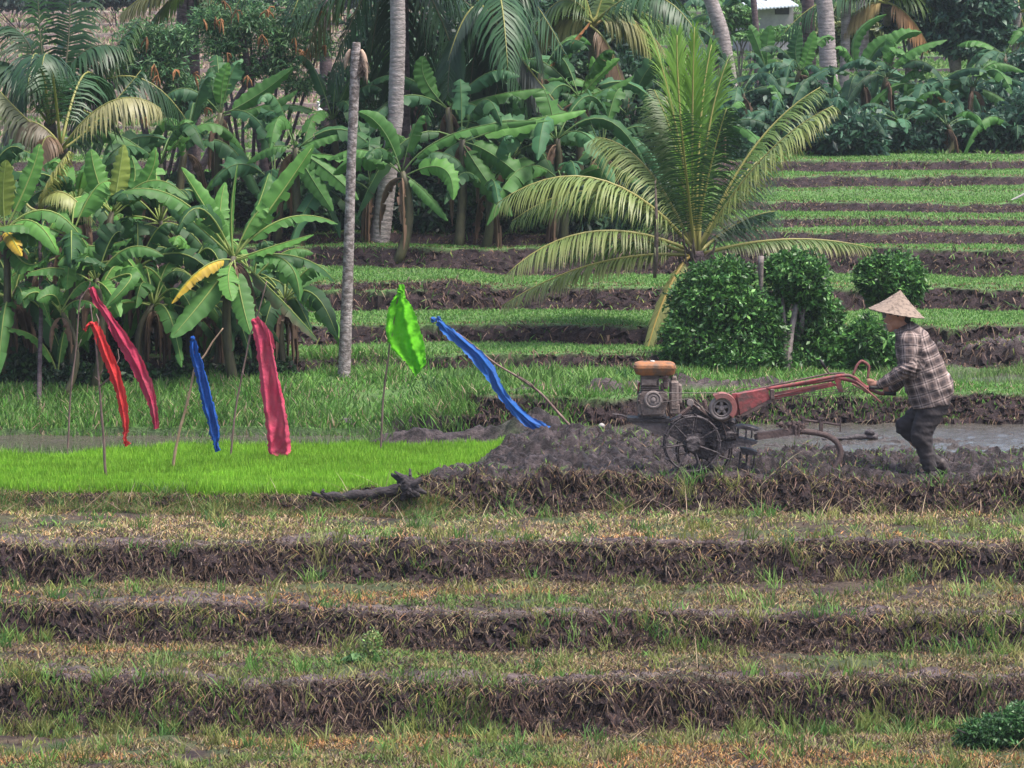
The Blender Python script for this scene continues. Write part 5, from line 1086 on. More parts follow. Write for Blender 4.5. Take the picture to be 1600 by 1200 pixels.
    mb = MB(); mb.box(Z(372, 310, .03), (.080, .11, .26), bev=.018); mb.box(Z(405, 300, .06), (.045, .09, .17), bev=.012); mb.box(Z(375, 395, .02), (.09, .08, .09), bev=.01); mb.box(Z(372, 205, .03), (.05, .06, .04), bev=.01); part('muffler', mb, 'engine_metal')
    mb = MB(); mb.cyl(Z(318, 200, -.02), Z(318, 270, -.02), .022, k=12); mb.cyl(Z(300, 235, -.03), Z(300, 280, -.03), .018, k=10); mb.cyl(Z(322, 180, -.04), Z(322, 200, -.04), .03, k=12); mb.box(Z(320, 245, -.045), (.04, .03, .05), bev=.006); mb.box(Z(300, 200, -.02), (.05, .05, .02), bev=.004); mb.cyl(Z(285, 180), Z(290, 205), .008); mb.tube([Z(285, 200, -.05), Z(255, 215, -.07), Z(250, 240, -.07), Z(235, 255, -.06)], .0035, 6); mb.cyl(Z(328, 180, -.03), Z(330, 200, -.03), .006)
    mb.tube([Z(290, 240, -.05), Z(310, 285, -.06), Z(330, 290, -.05)], .004, 6); part('carburettor', mb, 'rust_metal')
    mb = MB(); mb.box(Z(150, 258, -.02), (.014, .04, .05), bev=.004); mb.cyl(Z(158, 230), Z(145, 300), .008); part('start_lever', mb, 'red_paint')
    mb = MB()
    for k in range(5): x = 185 + k * 28; mb.cyl(Z(x, 436, -.05), Z(x, 444, -.05), .009, k=6)
    mb.box(Z(235, 440), (.24, .2, .014)); part('engine_mount', mb, 'dark_metal')
    # frame with nose plate
    mb = MB(); mb.prism(xz(Z(78, 444), Z(345, 450), Z(345, 468), Z(80, 470)), TY - .10, TY + .10); part('frame_rail', mb, 'dark_metal')
    mb = MB(); mb.prism(xz(Z(85, 470), Z(335, 468), Z(340, 565), Z(300, 560), Z(185, 515)), TY - .085, TY + .085)
    mb.tube([Z(85, 448, -.03), Z(40, 432, -.03), Z(0, 430, -.03), Z(-14, 424, -.03)], np.array([.010, .008, .007, .004]), 8); part('nose_plate', mb, 'mud_plate', jitter=.004)
    # belts
    mb = MB()
    def belt(p, q, r=.004): mb.tube([p, q], r, 6, flat=2.0, ref=(0, 1, 0))
    belt(Z(240, 296, -.13), Z(652, 296, -.13)); belt(Z(245, 361, -.13), Z(640, 452, -.13) * .0 + Z(480, 330, -.13)); belt(Z(480, 330, -.13), Z(590, 420, -.13)); part('drive_belt', mb, 'belt_rubber')
    mb = MB(); q = Z(470, 345); mb.lathe([(.026, 0), (.030, .006), (.024, .012), (.024, .02), (.030, .026), (.012, .03)], (q[0], TY - .145, q[2]), (0, 1, 0), 24); mb.tube([Z(470, 345, -.10), Z(500, 375, -.06), Z(540, 400, 0)], .009, 8); part('tension_pulley', mb, 'dusty_pulley')
    # big pulley with spokes
    pc = Z(665, 382); pu = MB(); o = (pc[0], TY - .15, pc[2])
    pu.torus((pc[0], TY - .13, pc[2]), YA, .088, .015, 44, 8); pu.torus((pc[0], TY - .105, pc[2]), YA, .092, .015, 44, 8); pu.torus((pc[0], TY - .135, pc[2]), YA, .066, .008, 40, 6); pu.lathe([(.022, -.02), (.022, .02), (.012, .024)], (pc[0], TY - .12, pc[2]), (0, -1, 0), 18)
    for k in range(5):
        a = rad(90 + 72 * k); d = np.array((math.cos(a), 0, math.sin(a))); pu.tube([np.array((pc[0], TY - .125, pc[2])) + d * .015, np.array((pc[0], TY - .125, pc[2])) + d * .068], np.array([.019, .012]), 8, flat=.5)
    part('clutch_pulley', pu, 'dusty_pulley', smooth=True)
    mb = MB(); mb.lathe([(.07, 0), (.07, .1)], (pc[0], TY - .10, pc[2]), (0, 1, 0), 26); mb.lathe([(.088, 0), (.088, .03)], (pc[0] + .02, TY - .1, pc[2] - .03), (0, 1, 0), 26); part('clutch_drum', mb, 'rust_metal')
    mb = MB(); pts = [];  
    for k in range(15): a = rad(125 - 170 * k / 14); pts.append((math.cos(a), math.sin(a)))
    c2 = Z(668, 375); out = [(c2[0] + .128 * x, c2[2] + .122 * z) for x, z in pts]; inn = [(c2[0] + .086 * x, c2[2] + .084 * z) for x, z in pts][::-1]
    for i in range(14): mb.add([(out[i][0], TY - .17, out[i][1]), (out[i + 1][0], TY - .17, out[i + 1][1]), (inn[13 - i][0], TY - .17, inn[13 - i][1]), (inn[14 - i][0], TY - .17, inn[14 - i][1]), (out[i][0], TY - .02, out[i][1]), (out[i + 1][0], TY - .02, out[i + 1][1]), (inn[13 - i][0], TY - .02, inn[13 - i][1]), (inn[14 - i][0], TY - .02, inn[14 - i][1])],
                               [[0, 1, 2, 3], [4, 7, 6, 5], [0, 4, 5, 1], [3, 2, 6, 7]] + ([[0, 3, 7, 4]] if i == 0 else []) + ([[1, 5, 6, 2]] if i == 13 else []))
    part('belt_guard', mb, 'dull_red')
    # gearbox and links
    mb = MB(); mb.prism(xz(Z(430, 430), Z(495, 378), Z(560, 400), Z(640, 455), Z(755, 470), Z(765, 560), Z(720, 640), Z(620, 700), Z(500, 690), Z(420, 600), Z(345, 560), Z(345, 470)), TY - .04, TY + .12)
    mb.lathe([(.075, 0), (.085, .05), (.05, .09)], Z(500, 600, -.03), (0, -1, 0), 20); mb.box(Z(720, 560, .02), (.12, .16, .09), bev=.02)
    for k in range(40): q = Z(430 + 320 * rng.random(), 470 + 180 * rng.random(), -.03); mb.ball(q, .014 + .02 * rng.random(), n=4)
    part('gearbox', mb, 'wet_mud_metal', jitter=.01)
    mb = MB()
    for p, q, r in ((Z(430, 440, -.07), Z(500, 370, -.07), .007), (Z(500, 372, -.08), (Z(620, 470, -.08)), .006), (Z(520, 360, -.05), Z(600, 460, -.06), .008), (Z(620, 440, -.09), Z(720, 520, -.09), .005), (Z(660, 440, -.1), Z(700, 560, -.1), .004), (Z(560, 340, 0), Z(580, 440, 0), .02), (Z(420, 430, 0), Z(480, 380, 0), .018)): mb.cyl(p, q, r, k=8)
    part('linkage', mb, 'rust_metal')
    # cage wheels
    def wheel(cx, cy, dy, R, yaw, name='cage_wheel'):
        c = Z(cx, cy, dy); ax = nrm((math.sin(yaw), math.cos(yaw), 0)); A = nrm(np.cross(ax, (0, 0, 1))); B = np.array((0, 0, 1.0)); w = .10
        ring = MB()
        for s in (-.5, .5): ring.torus(c + ax * w * s, ax, R, .0085, 56, 8)
        rim = part('cage_wheel', ring, 'wet_mud_metal', smooth=True)
        lg = MB()
        for k in range(14):
            a = 2 * math.pi * k / 14 + .1; d = A * math.cos(a) + B * math.sin(a); t = -A * math.sin(a) + B * math.cos(a)
            lg.box(c + d * (R + .004), (.03, w * 1.15, .006), ax=np.array([nrm(d), ax, nrm(t)]))
        part('lug', lg, 'wet_mud_metal', rim)
        sp = MB()
        for k in range(7):
            a = 2 * math.pi * k / 7 + .55; d = A * math.cos(a) + B * math.sin(a); sp.tube([c - ax * .02 + d * .03, c - ax * w * .5 + d * R], .0085, 7)
            if k % 2: sp.tube([c + ax * .02 + d * .03, c + ax * w * .5 + d * R], .0065, 7)
        part('spoke', sp, 'wet_mud_metal', rim)
        hb = MB(); hb.lathe([(.055, -.06), (.07, -.05), (.075, 0), (.07, .05), (.05, .06)], c, ax, 22)
        for k in range(24): q = c + nrm(rng.normal(size=3)) * .06; hb.ball(q, .02 + .012 * rng.random(), n=4)
        part('hub', hb, 'wet_mud_metal', rim, jitter=.008); return rim
    wheel(484, 612, -.20, .234, rad(-8)); wheel(560, 655, .36, .234, rad(-8))
    mb = MB(); mb.cyl(Z(484, 612, -.20), Z(520, 640, .36), .022); part('axle', mb, 'wet_mud_metal')
    # ladder-like mud guard and tiller shield behind the wheels
    mb = MB(); mb.prism(xz(Z(762, 500), Z(800, 494), Z(860, 504), Z(905, 522), Z(880, 530), Z(765, 512)), TY - .06, TY + .12)
    for x in (775, 822, 858): mb.box(Z(x, 545, -.03), (.012, .03, .09))
    mb.prism(xz(Z(690, 590), Z(790, 575), Z(895, 600), Z(880, 615), Z(700, 640)), TY - .04, TY + .1)
    mb.prism(xz(Z(790, 640), Z(850, 650), Z(895, 665), Z(890, 690), Z(800, 680)), TY, TY + .14)
    for x in (790, 830, 880): mb.tube([Z(x, 660, .06), Z(x - 8, 740, .06), Z(x - 25, 775, .06)], .008, 6)
    part('rear_bracket', mb, 'wet_mud_metal', jitter=.006)
    # red handle box and long bars
    mb = MB(); mb.prism(xz(Z(765, 300), Z(960, 264), Z(968, 330), Z(785, 425)), TY - .06, TY + .06); mb.prism(xz(Z(735, 300), Z(770, 298), Z(790, 425), Z(745, 440), Z(730, 340)), TY - .03, TY + .05); hb = part('handle_box', mb, 'red_paint', jitter=.001)
    mb = MB(); mb.prism(xz(Z(785, 428), Z(968, 333), Z(1000, 318), Z(1000, 340), Z(800, 440)), TY - .062, TY + .05); mb.box(Z(985, 300, -.02), (.035, .13, .09), bev=.006); part('clamp', mb, 'rust_metal')
    for dy, nm in ((-.09, 'near'), (.20, 'far')):
        mb = MB(); s = dy + .03
        pts = [Z(950, 272, dy * .5), Z(1120, 243, dy * .8), Z(1300, 208, dy), Z(1420, 186, dy), Z(1470, 186, dy), Z(1510, 205, dy), Z(1540, 235, dy), Z(1575, 262, dy), Z(1605, 262, dy)] if dy < 0 else [Z(950, 268, dy * .5), Z(1200, 236, dy), Z(1420, 205, dy), Z(1500, 225, dy), Z(1600, 275, dy), Z(1660, 300, dy), Z(1710, 300, dy)]
        q = np.array(pts); t = np.linspace(0, len(q) - 1, 40); C = np.stack([np.interp(t, range(len(q)), q[:, a]) for a in range(3)], 1)
        for _ in range(2): C[1:-1] = (C[:-2] + 2 * C[1:-1] + C[2:]) / 4
        mb.tube(C, .0155, 10); hbar = part('handlebar', mb, 'red_paint', smooth=True)
        gp = MB(); e = q[-1]; gp.tube([q[-2] * .5 + e * .5, e, e + (.10 if dy < 0 else .07, 0, -.004)], .017, 10); part('grip', gp, 'black_rubber', hbar, smooth=True)
    mb = MB(); mb.prism(xz(Z(970, 320), Z(1355, 228), Z(1425, 262), Z(1425, 285), Z(1380, 250), Z(990, 338)), TY - .03, TY + .03); mb.prism(xz(Z(1370, 200), Z(1410, 200), Z(1428, 285), Z(1400, 290), Z(1385, 240)), TY - .04, TY + .04); part('brace', mb, 'red_paint')
    mb = MB(); mb.prism(xz(Z(1000, 290), Z(1340, 226), Z(1345, 236), Z(1005, 305)), TY - .045, TY - .035); part('side_channel', mb, 'dull_red')
    mb = MB()
    for k, (a, b_) in enumerate(((8, 3), (22, 6), (-14, 5))):
        C = np.array([Z(1000, 320 + a, -.06), Z(1150, 305 + a * .7, -.06), Z(1300, 292 + a * .8, -.06), Z(1430, 278 + a * .5, -.06), Z(1520, 260 + a, -.06), Z(1560, 235, -.07)]); t = np.linspace(0, 5, 24); mb.tube(np.stack([np.interp(t, range(6), C[:, q]) for q in range(3)], 1), .0032, 5)
    mb.tube([Z(760, 300, .05), Z(1000, 245, .06), Z(1200, 205, .06), Z(1340, 175, .06), Z(1440, 172, .06)], .009, 6); mb.tube([Z(700, 300, -.1), Z(800, 262, .07), Z(900, 250, .07)], .004, 5); part('control_cable', mb, 'rust_metal')
    W = lambda x, y, d=0.0: T(900 + x / 2.2857, 420 + y / 2.2857, d)
    def smt(pts, r, mb, k=9):
        q = np.array(pts); t = np.linspace(0, len(q) - 1, 36); C = np.stack([np.interp(t, range(len(q)), q[:, a]) for a in range(3)], 1)
        for _ in range(3): C[1:-1] = (C[:-2] + 2 * C[1:-1] + C[2:]) / 4
        mb.tube(C, r, k)
    mb = MB(); smt([W(990, 378, -.09), W(1003, 345, -.09), W(1020, 327, -.09), W(1040, 338, -.09), W(1048, 350, -.09), W(1044, 372, -.09), W(1042, 390, -.09)], .0115, mb); part('clutch_lever', mb, 'dull_red', smooth=True)
    mb = MB(); smt([W(1000, 402, -.1), W(1030, 425, -.11), W(1058, 450, -.11), W(1090, 478, -.11)], .0085, mb); smt([W(985, 410, -.1), W(1020, 428, -.1), W(1045, 445, -.1)], .008, mb); mb.box(W(1040, 432, -.1), (.03, .02, .05), bev=.006); part('brake_lever', mb, 'dull_red', smooth=True)
    mb = MB(); mb.cyl(W(905, 375), W(890, 352), .007); gl = part('gear_lever', mb, 'rust_metal'); mb = MB(); mb.tube([W(892, 356), W(880, 338), W(872, 324)], np.array([.011, .014, .012]), 10); part('knob', mb, 'black_rubber', gl, smooth=True)
    # plough beam
    mb = MB(); q = [Z(875, 572), Z(1000, 556), Z(1130, 534), Z(1200, 536), Z(1290, 548), Z(1350, 568), Z(1395, 605), Z(1415, 650), Z(1412, 700), Z(1392, 745), Z(1365, 782)]; smt(q, .0265, mb, 10); part('plough_beam', mb, 'rust_metal', smooth=True)
    mb = MB(); mb.prism(xz(Z(890, 545), Z(1120, 512), Z(1120, 556), Z(895, 588)), TY - .03, TY + .03); mb.box(Z(1133, 528, -.01), (.028, .09, .085), bev=.004); mb.box(Z(1152, 528, -.01), (.012, .1, .1)); part('hitch', mb, 'rust_metal')
    mb = MB(); mb.box(Z(1185, 490, 0), (.02, .02, .11)); mb.tube([Z(1185, 465), Z(1300, 480), Z(1415, 497)], .010, 8); mb.box(Z(1292, 500), (.034, .03, .11), bev=.004); mb.box(Z(1412, 500), (.010, .01, .11)); mb.box(Z(1290, 456), (.045, .04, .012)); part('adjusting_rod', mb, 'rust_metal')
    mb = MB(); mb.prism(xz(Z(1372, 770), Z(1340, 785), Z(1315, 800), Z(1380, 800)), TY - .04, TY + .03)
    part('plough_tip', mb, 'wet_mud_metal')
    mb = MB()
    for k in range(36): q = Z(1015 + 170 * rng.random(), 485 + 45 * rng.random(), rng.normal(0, .02)); mb.ball(q, .010 + .014 * rng.random(), n=4)
    for k in range(60):
        q = Z(1020 + 170 * rng.random(), 490 + 35 * rng.random(), -.02); mb.tube([q, q + rng.normal(0, .03, 3) + (0, 0, .02)], np.array([.002, .0008]), 4)
    part('mud_clump', mb, 'rust_metal', jitter=.005)
noisy_mat('pale_metal', (.4, .38, .35), (.6, .58, .55), 10, .5, metal=.3, bump=.1); noisy_mat('mud_plate', (.055, .045, .047), (.15, .125, .125), 9, .75, bump=.5)
# ------------------------------------------------------------------ the farmer
noisy_mat('skin', (.42, .20, .14), (.50, .26, .18), 9, .55, bump=.05, spec=.4); noisy_mat('hair', (.010, .008, .008), (.02, .016, .015), 30, .6, bump=.2); noisy_mat('trousers', (.028, .023, .025), (.05, .041, .043), 7, .85, bump=.3, bscale=24, c3=(.10, .08, .078), thr=(.4, .62))
noisy_mat('muddy_skin', (.035, .026, .026), (.08, .06, .055), 10, .6, bump=.3)
def capsule(mb, p0, p1, r0, r1, k=16, flat0=1.0, flat1=1.0):
    p0 = np.asarray(p0, float); p1 = np.asarray(p1, float); T = nrm(p1 - p0); L = np.linalg.norm(p1 - p0); pts = []; rs = []
    for a in (80, 60, 40, 20): pts.append(p0 - T * r0 * math.sin(rad(a))); rs.append(r0 * math.cos(rad(a)))
    for t in np.linspace(0, 1, 8): pts.append(p0 * (1 - t) + p1 * t); rs.append(r0 * (1 - t) + r1 * t)
    for a in (20, 40, 60, 80): pts.append(p1 + T * r1 * math.sin(rad(a))); rs.append(r1 * math.cos(rad(a)))
    A = np.array((0, 1, 0)) - T * T[1]; A = nrm(A) if np.linalg.norm(A) > .1 else nrm(np.cross(T, (0, 0, 1))); B = np.cross(T, A); V = []
    for p, r in zip(pts, rs):
        for j in range(k): a = 2 * math.pi * j / k; V.append(p + r * (A * math.cos(a) * flat0 + B * math.sin(a)))
    m = len(pts); mb.add(V, [[i * k + j, i * k + (j + 1) % k, (i + 1) * k + (j + 1) % k, (i + 1) * k + j] for i in range(m - 1) for j in range(k)] + [list(range(k))[::-1], [(m - 1) * k + j for j in range(k)]])
def loft(mb, secs, k=28):
    """secs: (front point, back point, half width along Y)"""
    V = []
    for f, b, w in secs:
        f = np.asarray(f, float); b = np.asarray(b, float); c = (f + b) / 2; A = (f - b) / 2
        for j in range(k):
            a = 2 * math.pi * j / k; ca, sa = math.cos(a), math.sin(a); e = .85
            V.append(c + A * math.copysign(abs(ca) ** e, ca) + np.array((0, w, 0)) * math.copysign(abs(sa) ** e, sa))
    m = len(secs); mb.add(V, [[i * k + j, i * k + (j + 1) % k, (i + 1) * k + (j + 1) % k, (i + 1) * k + j] for i in range(m - 1) for j in range(k)] + [list(range(k))[::-1], [(m - 1) * k + j for j in range(k)]])
def organic(name, mb, root, mat, voxel=.006, smooth=4, displace=None, color=None, fac=.5):
    V = np.concatenate(mb.V); d = {}
    for f in mb.F: d.setdefault(len(f), []).append(f)
    me = mesh_np(name + '_raw', V, list(d.values())); ob = bpy.data.objects.new('tmp', me); COL.objects.link(ob)
    r = ob.modifiers.new('r', 'REMESH'); r.mode = 'VOXEL'; r.voxel_size = voxel
    s = ob.modifiers.new('s', 'SMOOTH'); s.iterations = smooth; s.factor = fac
    dg = bpy.context.evaluated_depsgraph_get(); me2 = bpy.data.meshes.new_from_object(ob.evaluated_get(dg)); bpy.data.objects.remove(ob); bpy.data.meshes.remove(me)
    n = len(me2.vertices); co = np.zeros(n * 3, np.float32); me2.vertices.foreach_get('co', co); co = co.reshape(-1, 3)
    if displace is not None:
        nr = np.zeros(n * 3, np.float32); me2.vertices.foreach_get('normal', nr); co = co + displace(co, nr.reshape(-1, 3))
    if color is not None:
        u = color(co); 
        for key, val in u.items():
            a = me2.attributes.new(key, 'FLOAT_VECTOR', 'POINT'); a.data.foreach_set('vector', val.astype(np.float32).ravel())
    off = np.array(root.location); me2.vertices.foreach_set('co', (co - off).astype(np.float32).ravel()); me2.polygons.foreach_set('use_smooth', np.ones(len(me2.polygons), bool)); me2.update(); me2.name = name
    return link(name, me2, mat, root)
def plaid_mat():
    m, nt, b = new_mat('plaid_shirt')
    at = N(nt, 'ShaderNodeAttribute', attribute_name='plaid'); sp = N(nt, 'ShaderNodeSeparateXYZ'); nt.links.new(at.outputs['Vector'], sp.inputs[0])
    def stripes(src, period, stops):
        dv = N(nt, 'ShaderNodeMath', operation='DIVIDE'); nt.links.new(src, dv.inputs[0]); dv.inputs[1].default_value = period
        fr = N(nt, 'ShaderNodeMath', operation='FRACT'); nt.links.new(dv.outputs[0], fr.inputs[0]); r = N(nt, 'ShaderNodeValToRGB'); r.color_ramp.interpolation = 'LINEAR'; nt.links.new(fr.outputs[0], r.inputs[0])
        e = r.color_ramp.elements; e[0].position = 0; e[0].color = (*stops[0][1], 1); e[1].position = .999; e[1].color = (*stops[0][1], 1)
        for p, c in stops[1:]: k = e.new(p); k.color = (*c, 1)
        return r.outputs[0]
    lt, md, dk = (.38, .30, .275), (.155, .115, .105), (.052, .041, .043)
    st = [(0, dk), (.16, dk), (.20, md), (.34, md), (.38, lt), (.47, lt), (.51, dk), (.56, dk), (.60, lt), (.68, lt), (.72, md), (.86, md), (.90, dk)]
    a = stripes(sp.outputs[0], .098, st); c = stripes(sp.outputs[1], .092, st)
    mx = N(nt, 'ShaderNodeMix', data_type='RGBA'); mx.inputs[0].default_value = .5; nt.links.new(a, mx.inputs[6]); nt.links.new(c, mx.inputs[7])
    tc = N(nt, 'ShaderNodeTexCoord'); n1 = N(nt, 'ShaderNodeTexNoise', Scale=6.0, Detail=4.0); nt.links.new(tc.outputs['Object'], n1.inputs[0]); mr = N(nt, 'ShaderNodeMapRange'); mr.inputs[1].default_value = .3; mr.inputs[2].default_value = .7; mr.inputs[3].default_value = .75; mr.inputs[4].default_value = 1.15; nt.links.new(n1.outputs[0], mr.inputs[0])
    sc = N(nt, 'ShaderNodeVectorMath', operation='SCALE'); nt.links.new(mx.outputs[2], sc.inputs[0]); nt.links.new(mr.outputs[0], sc.inputs['Scale']); nt.links.new(sc.outputs[0], b.inputs['Base Color']); b.inputs['Roughness'].default_value = .85; b.inputs['Specular IOR Level'].default_value = .2
    n2 = N(nt, 'ShaderNodeTexNoise', Scale=14.0, Detail=4.0); nt.links.new(tc.outputs['Object'], n2.inputs[0]); bp = N(nt, 'ShaderNodeBump', Strength=.35, Distance=.02); nt.links.new(n2.outputs[0], bp.inputs['Height']); nt.links.new(bp.outputs[0], b.inputs['Normal'])
    return m
def build_person():
    Y0 = 36.3; T = lambda u, v, d=0.0: P(u, v, Y0 + d)
    gx = T(1455, 740); root = thing('person', 'farmer in a conical straw hat and plaid shirt pushing the walking tractor', 'person', (gx[0], Y0, gz(gx[0], Y0)))
    NS, FS = -.17, .17                 # near and far side
    # body: one continuous surface
    mb = MB()
    loft(mb, [(T(1408, 514), T(1424, 508), .055), (T(1405, 526), T(1436, 516), .13), (T(1405, 542), T(1450, 534), .165), (T(1408, 565), T(1464, 558), .155), (T(1415, 590), T(1474, 584), .145), (T(1420, 612), T(1482, 604), .155), (T(1424, 632), T(1482, 626), .16)])
    capsule(mb, T(1404, 500), T(1420, 518), .048, .06)
    mb.ball(T(1402.5, 488), (.098, .078, .098), n=14); capsule(mb, T(1396, 500), T(1392.5, 513), .056, .030, flat0=.95); mb.ball(T(1400, 503), (.07, .062, .06), n=10)
    capsule(mb, T(1387.5, 492), T(1383.3, 502), .010, .015, flat0=.8); mb.ball(T(1386, 503.5), (.012, .019, .009), n=7); capsule(mb, T(1386.6, 487, -.035), T(1386.6, 487, .035), .013, .013)
    capsule(mb, T(1386.6, 508, -.02), T(1386.6, 508, .02), .0085, .0085); capsule(mb, T(1387.6, 511.5, -.016), T(1387.6, 511.5, .016), .008, .008); mb.ball(T(1391, 516.5), (.018, .022, .015), n=8)
    for s in (-1, 1): mb.ball(T(1410, 497, s * .079), (.015, .012, .030), n=8); mb.ball(T(1392, 500, s * .045), (.025, .018, .02), n=8)
    def arm(sh, el, wr, hand, side):
        capsule(mb, sh, el, .052, .040); capsule(mb, el, wr, .041, .027)
        h = np.asarray(hand); w = np.asarray(wr); d = nrm(h - w); capsule(mb, w, h - d * .01, .026, .030, flat0=1.25)
        for k in range(4):       # fingers wrap round the grip (which runs along X)
            yy = (k - 1.5) * 0; off = np.array((-.024 + .017 * k, 0, 0)); r = .0088 - .0004 * abs(k - 1)
            base = h + off * 1.0 + np.array((0, -.030 * side, .010)); l = (.9, 1.0, .95, .8)[k]
            pts = [base, base + np.array((-.004, -.008 * side, .022)) * l, base + np.array((-.006, .016 * side, .034)) * l, base + np.array((-.006, .036 * side, .018)) * l]
            for a, b in zip(pts[:-1], pts[1:]): capsule(mb, a, b, r, r * .92, 10)
        t0 = h + np.array((.020, -.010 * side, -.008)); t1 = t0 + np.array((-.030, .014 * side, -.018)); t2 = t1 + np.array((-.026, .016 * side, -.002)); capsule(mb, t0, t1, .012, .010, 10); capsule(mb, t1, t2, .010, .0085, 10)
    shn, eln, wrn, hdn = T(1420, 530, NS), T(1418, 578, NS - .06), T(1374, 600, -.12), T(1360, 600, -.095)
    shf, elf, wrf, hdf = T(1414, 532, FS), T(1414, 590, FS + .07), T(1391, 607, .19), T(1383, 608, .20)
    arm(shn, eln, wrn, hdn, 1); arm(shf, elf, wrf, hdf, 1)
    def leg(hip, kn, an, toe, heel):
        capsule(mb, hip, kn, .078, .055); capsule(mb, kn, kn * .55 + an * .45, .052, .052); capsule(mb, kn * .55 + an * .45, an, .050, .034)
        capsule(mb, heel, toe, .034, .024); capsule(mb, an, heel, .035, .034)
    leg(T(1456, 630, -.09), T(1438, 679, -.10), T(1452, 731, -.09), T(1441, 743, -.09), T(1456, 741, -.09))
    leg(T(1450, 630, .09), T(1411, 667, .10), T(1457, 718, .09), T(1480, 739, .09), T(1470, 722, .09))
    organic('body', mb, root, MATS['skin'], .0062, 3)
    # eye and eyebrow
    for s in (-1,):
        e = MB(); e.tube([T(1388.3, 486.5, -.05), T(1391.5, 485, -.066), T(1395, 486.5, -.073)], .0035, 6); e.build('eyebrow', MATS['hair'], root)
        e = MB(); e.tube([T(1388.6, 491.6, -.050), T(1391, 491.2, -.062), T(1393.4, 491.8, -.068)], np.array([.002, .0042, .002]), 6); e.build('eye', MATS['hair'], root)
    # hair
    mb = MB(); mb.ball(T(1405.5, 482), (.098, .088, .085), n=14); capsule(mb, T(1416, 488), T(1416, 502), .052, .036, flat0=1.25); capsule(mb, T(1404, 488, -.07), T(1403, 494, -.076), .018, .010); capsule(mb, T(1404, 488, .07), T(1403, 494, .076), .018, .010); capsule(mb, T(1394, 482, -.05), T(1394, 482, .05), .03, .03)
    organic('hair', mb, root, MATS['hair'], .006, 2)
    # shirt
    mb = MB()
    loft(mb, [(T(1403, 512), T(1425, 502), .066), (T(1399.5, 521), T(1434, 507), .12), (T(1399, 530), T(1445, 515), .185), (T(1399, 545), T(1459, 534), .205), (T(1402, 560), T(1470, 555), .205), (T(1408, 582), T(1480, 578), .20), (T(1412, 600), T(1489, 594), .205), (T(1417, 616), T(1490, 608), .21), (T(1421, 630), T(1487, 620), .21), (T(1424, 637), T(1484, 629), .205)])
    def sleeve(a, b_, c, r):
        capsule(mb, a, b_, r[0], r[1], 20); capsule(mb, b_, c, r[1], r[2], 20)
    sleeve(T(1420, 531, NS + .01), T(1420, 576, NS - .06), T(1376, 599.5, -.125), (.088, .070, .043)); sleeve(T(1416, 532, FS - .01), T(1415, 589, FS + .06), T(1394, 606, .185), (.085, .064, .045))
    bones = [(T(1415, 512), T(1455, 632), 0.0), (T(1420, 531, NS), T(1420, 576, NS - .06), 1), (T(1420, 576, NS - .06), T(1374, 600, -.12), 2), (T(1416, 532, FS), T(1415, 589, FS + .06), 3), (T(1415, 589, FS + .06), T(1392, 606, .19), 4)]
    def fold(co, nr):
        x, y, z = co.T; f = .008 * vnoise(x * 9, y * 7, z * 22) + .006 * vnoise(x * 22 + z * 16, y * 14, z * 12 - x * 20) + .004 * np.abs(vnoise(x * 38, y * 20, z * 46))
        q = T(1418, 580, -.2); d = np.exp(-((x - q[0]) ** 2 + (z - q[2]) ** 2) / .006); f = f + d * .008 * np.sin(z * 170 + x * 60)
        return nr * f[:, None]
    def uv(co):
        best = None; U = np.zeros((len(co), 3))
        dist = []
        for (a, b_, k) in bones:
            ab = b_ - a; L = np.linalg.norm(ab); t = np.clip(((co - a) @ ab) / L ** 2, -.2, 1.2); c = a + t[:, None] * ab; dist.append(np.linalg.norm(co - c, axis=1) / (1.9 if k == 0 else 1.0))
        w = np.argmin(dist, 0)
        for i, (a, b_, k) in enumerate(bones):
            s = w == i; ab = b_ - a; L = np.linalg.norm(ab); ax = ab / L; l = (co[s] - a) @ ax; sd = nrm(np.cross(ax, (0, 1, 0))); rel = co[s] - a
            if k == 0: yy = np.where(rel[:, 1] < 0, 1, -1); U[s, 0] = rel @ sd + 5; U[s, 1] = l + 5; U[s, 0] += (np.abs(rel[:, 1])) * .25
            else: ang = np.arctan2(rel @ sd, -(rel[:, 1] - (rel @ ax) * ax[1])); U[s, 0] = ang * .065 + 5; U[s, 1] = l + 5 + .05 * k
        return {'plaid': U}
    organic('shirt', mb, root, plaid_mat(), .0062, 4, fold, uv)
    # collar
    mb = MB(); mb.lathe([(.070, 0), (.076, .02), (.066, .034), (.058, .03), (.062, 0)], T(1413, 514) - (0, 0, .012), nrm(T(1404, 500) - T(1420, 518) + (.0, 0, .05)), 26); o = mb.build('collar', MATS['collar'], root, smooth=True)
    # trousers
    mb = MB(); loft(mb, [(T(1425, 617), T(1484, 612), .165), (T(1424, 632), T(1484, 626), .175), (T(1428, 648), T(1478, 646), .165)])
    def trou(h, k, a, r, side):
        capsule(mb, h, k, r[0], r[1], 20); capsule(mb, k, k * .4 + a * .6, r[1], r[2] * 1.05, 20); capsule(mb, k * .4 + a * .6, a, r[2] * 1.05, r[2], 20)
    trou(T(1455, 638, -.085), T(1439, 680, -.10), T(1453, 729, -.095), (.118, .092, .066), 0); trou(T(1447, 638, .09), T(1414, 666, .10), T(1460, 719, .09), (.108, .082, .056), 1)
    def fold2(co, nr):
        x, y, z = co.T; f = .009 * vnoise(x * 8, y * 7, z * 18 + x * 10) + .007 * vnoise(x * 16, y * 10, z * 34) + .004 * np.abs(vnoise(x * 50 + z * 30, y * 20, z * 40)); return nr * f[:, None]
    organic('trousers', mb, root, MATS['trousers'], .0065, 3, fold2)
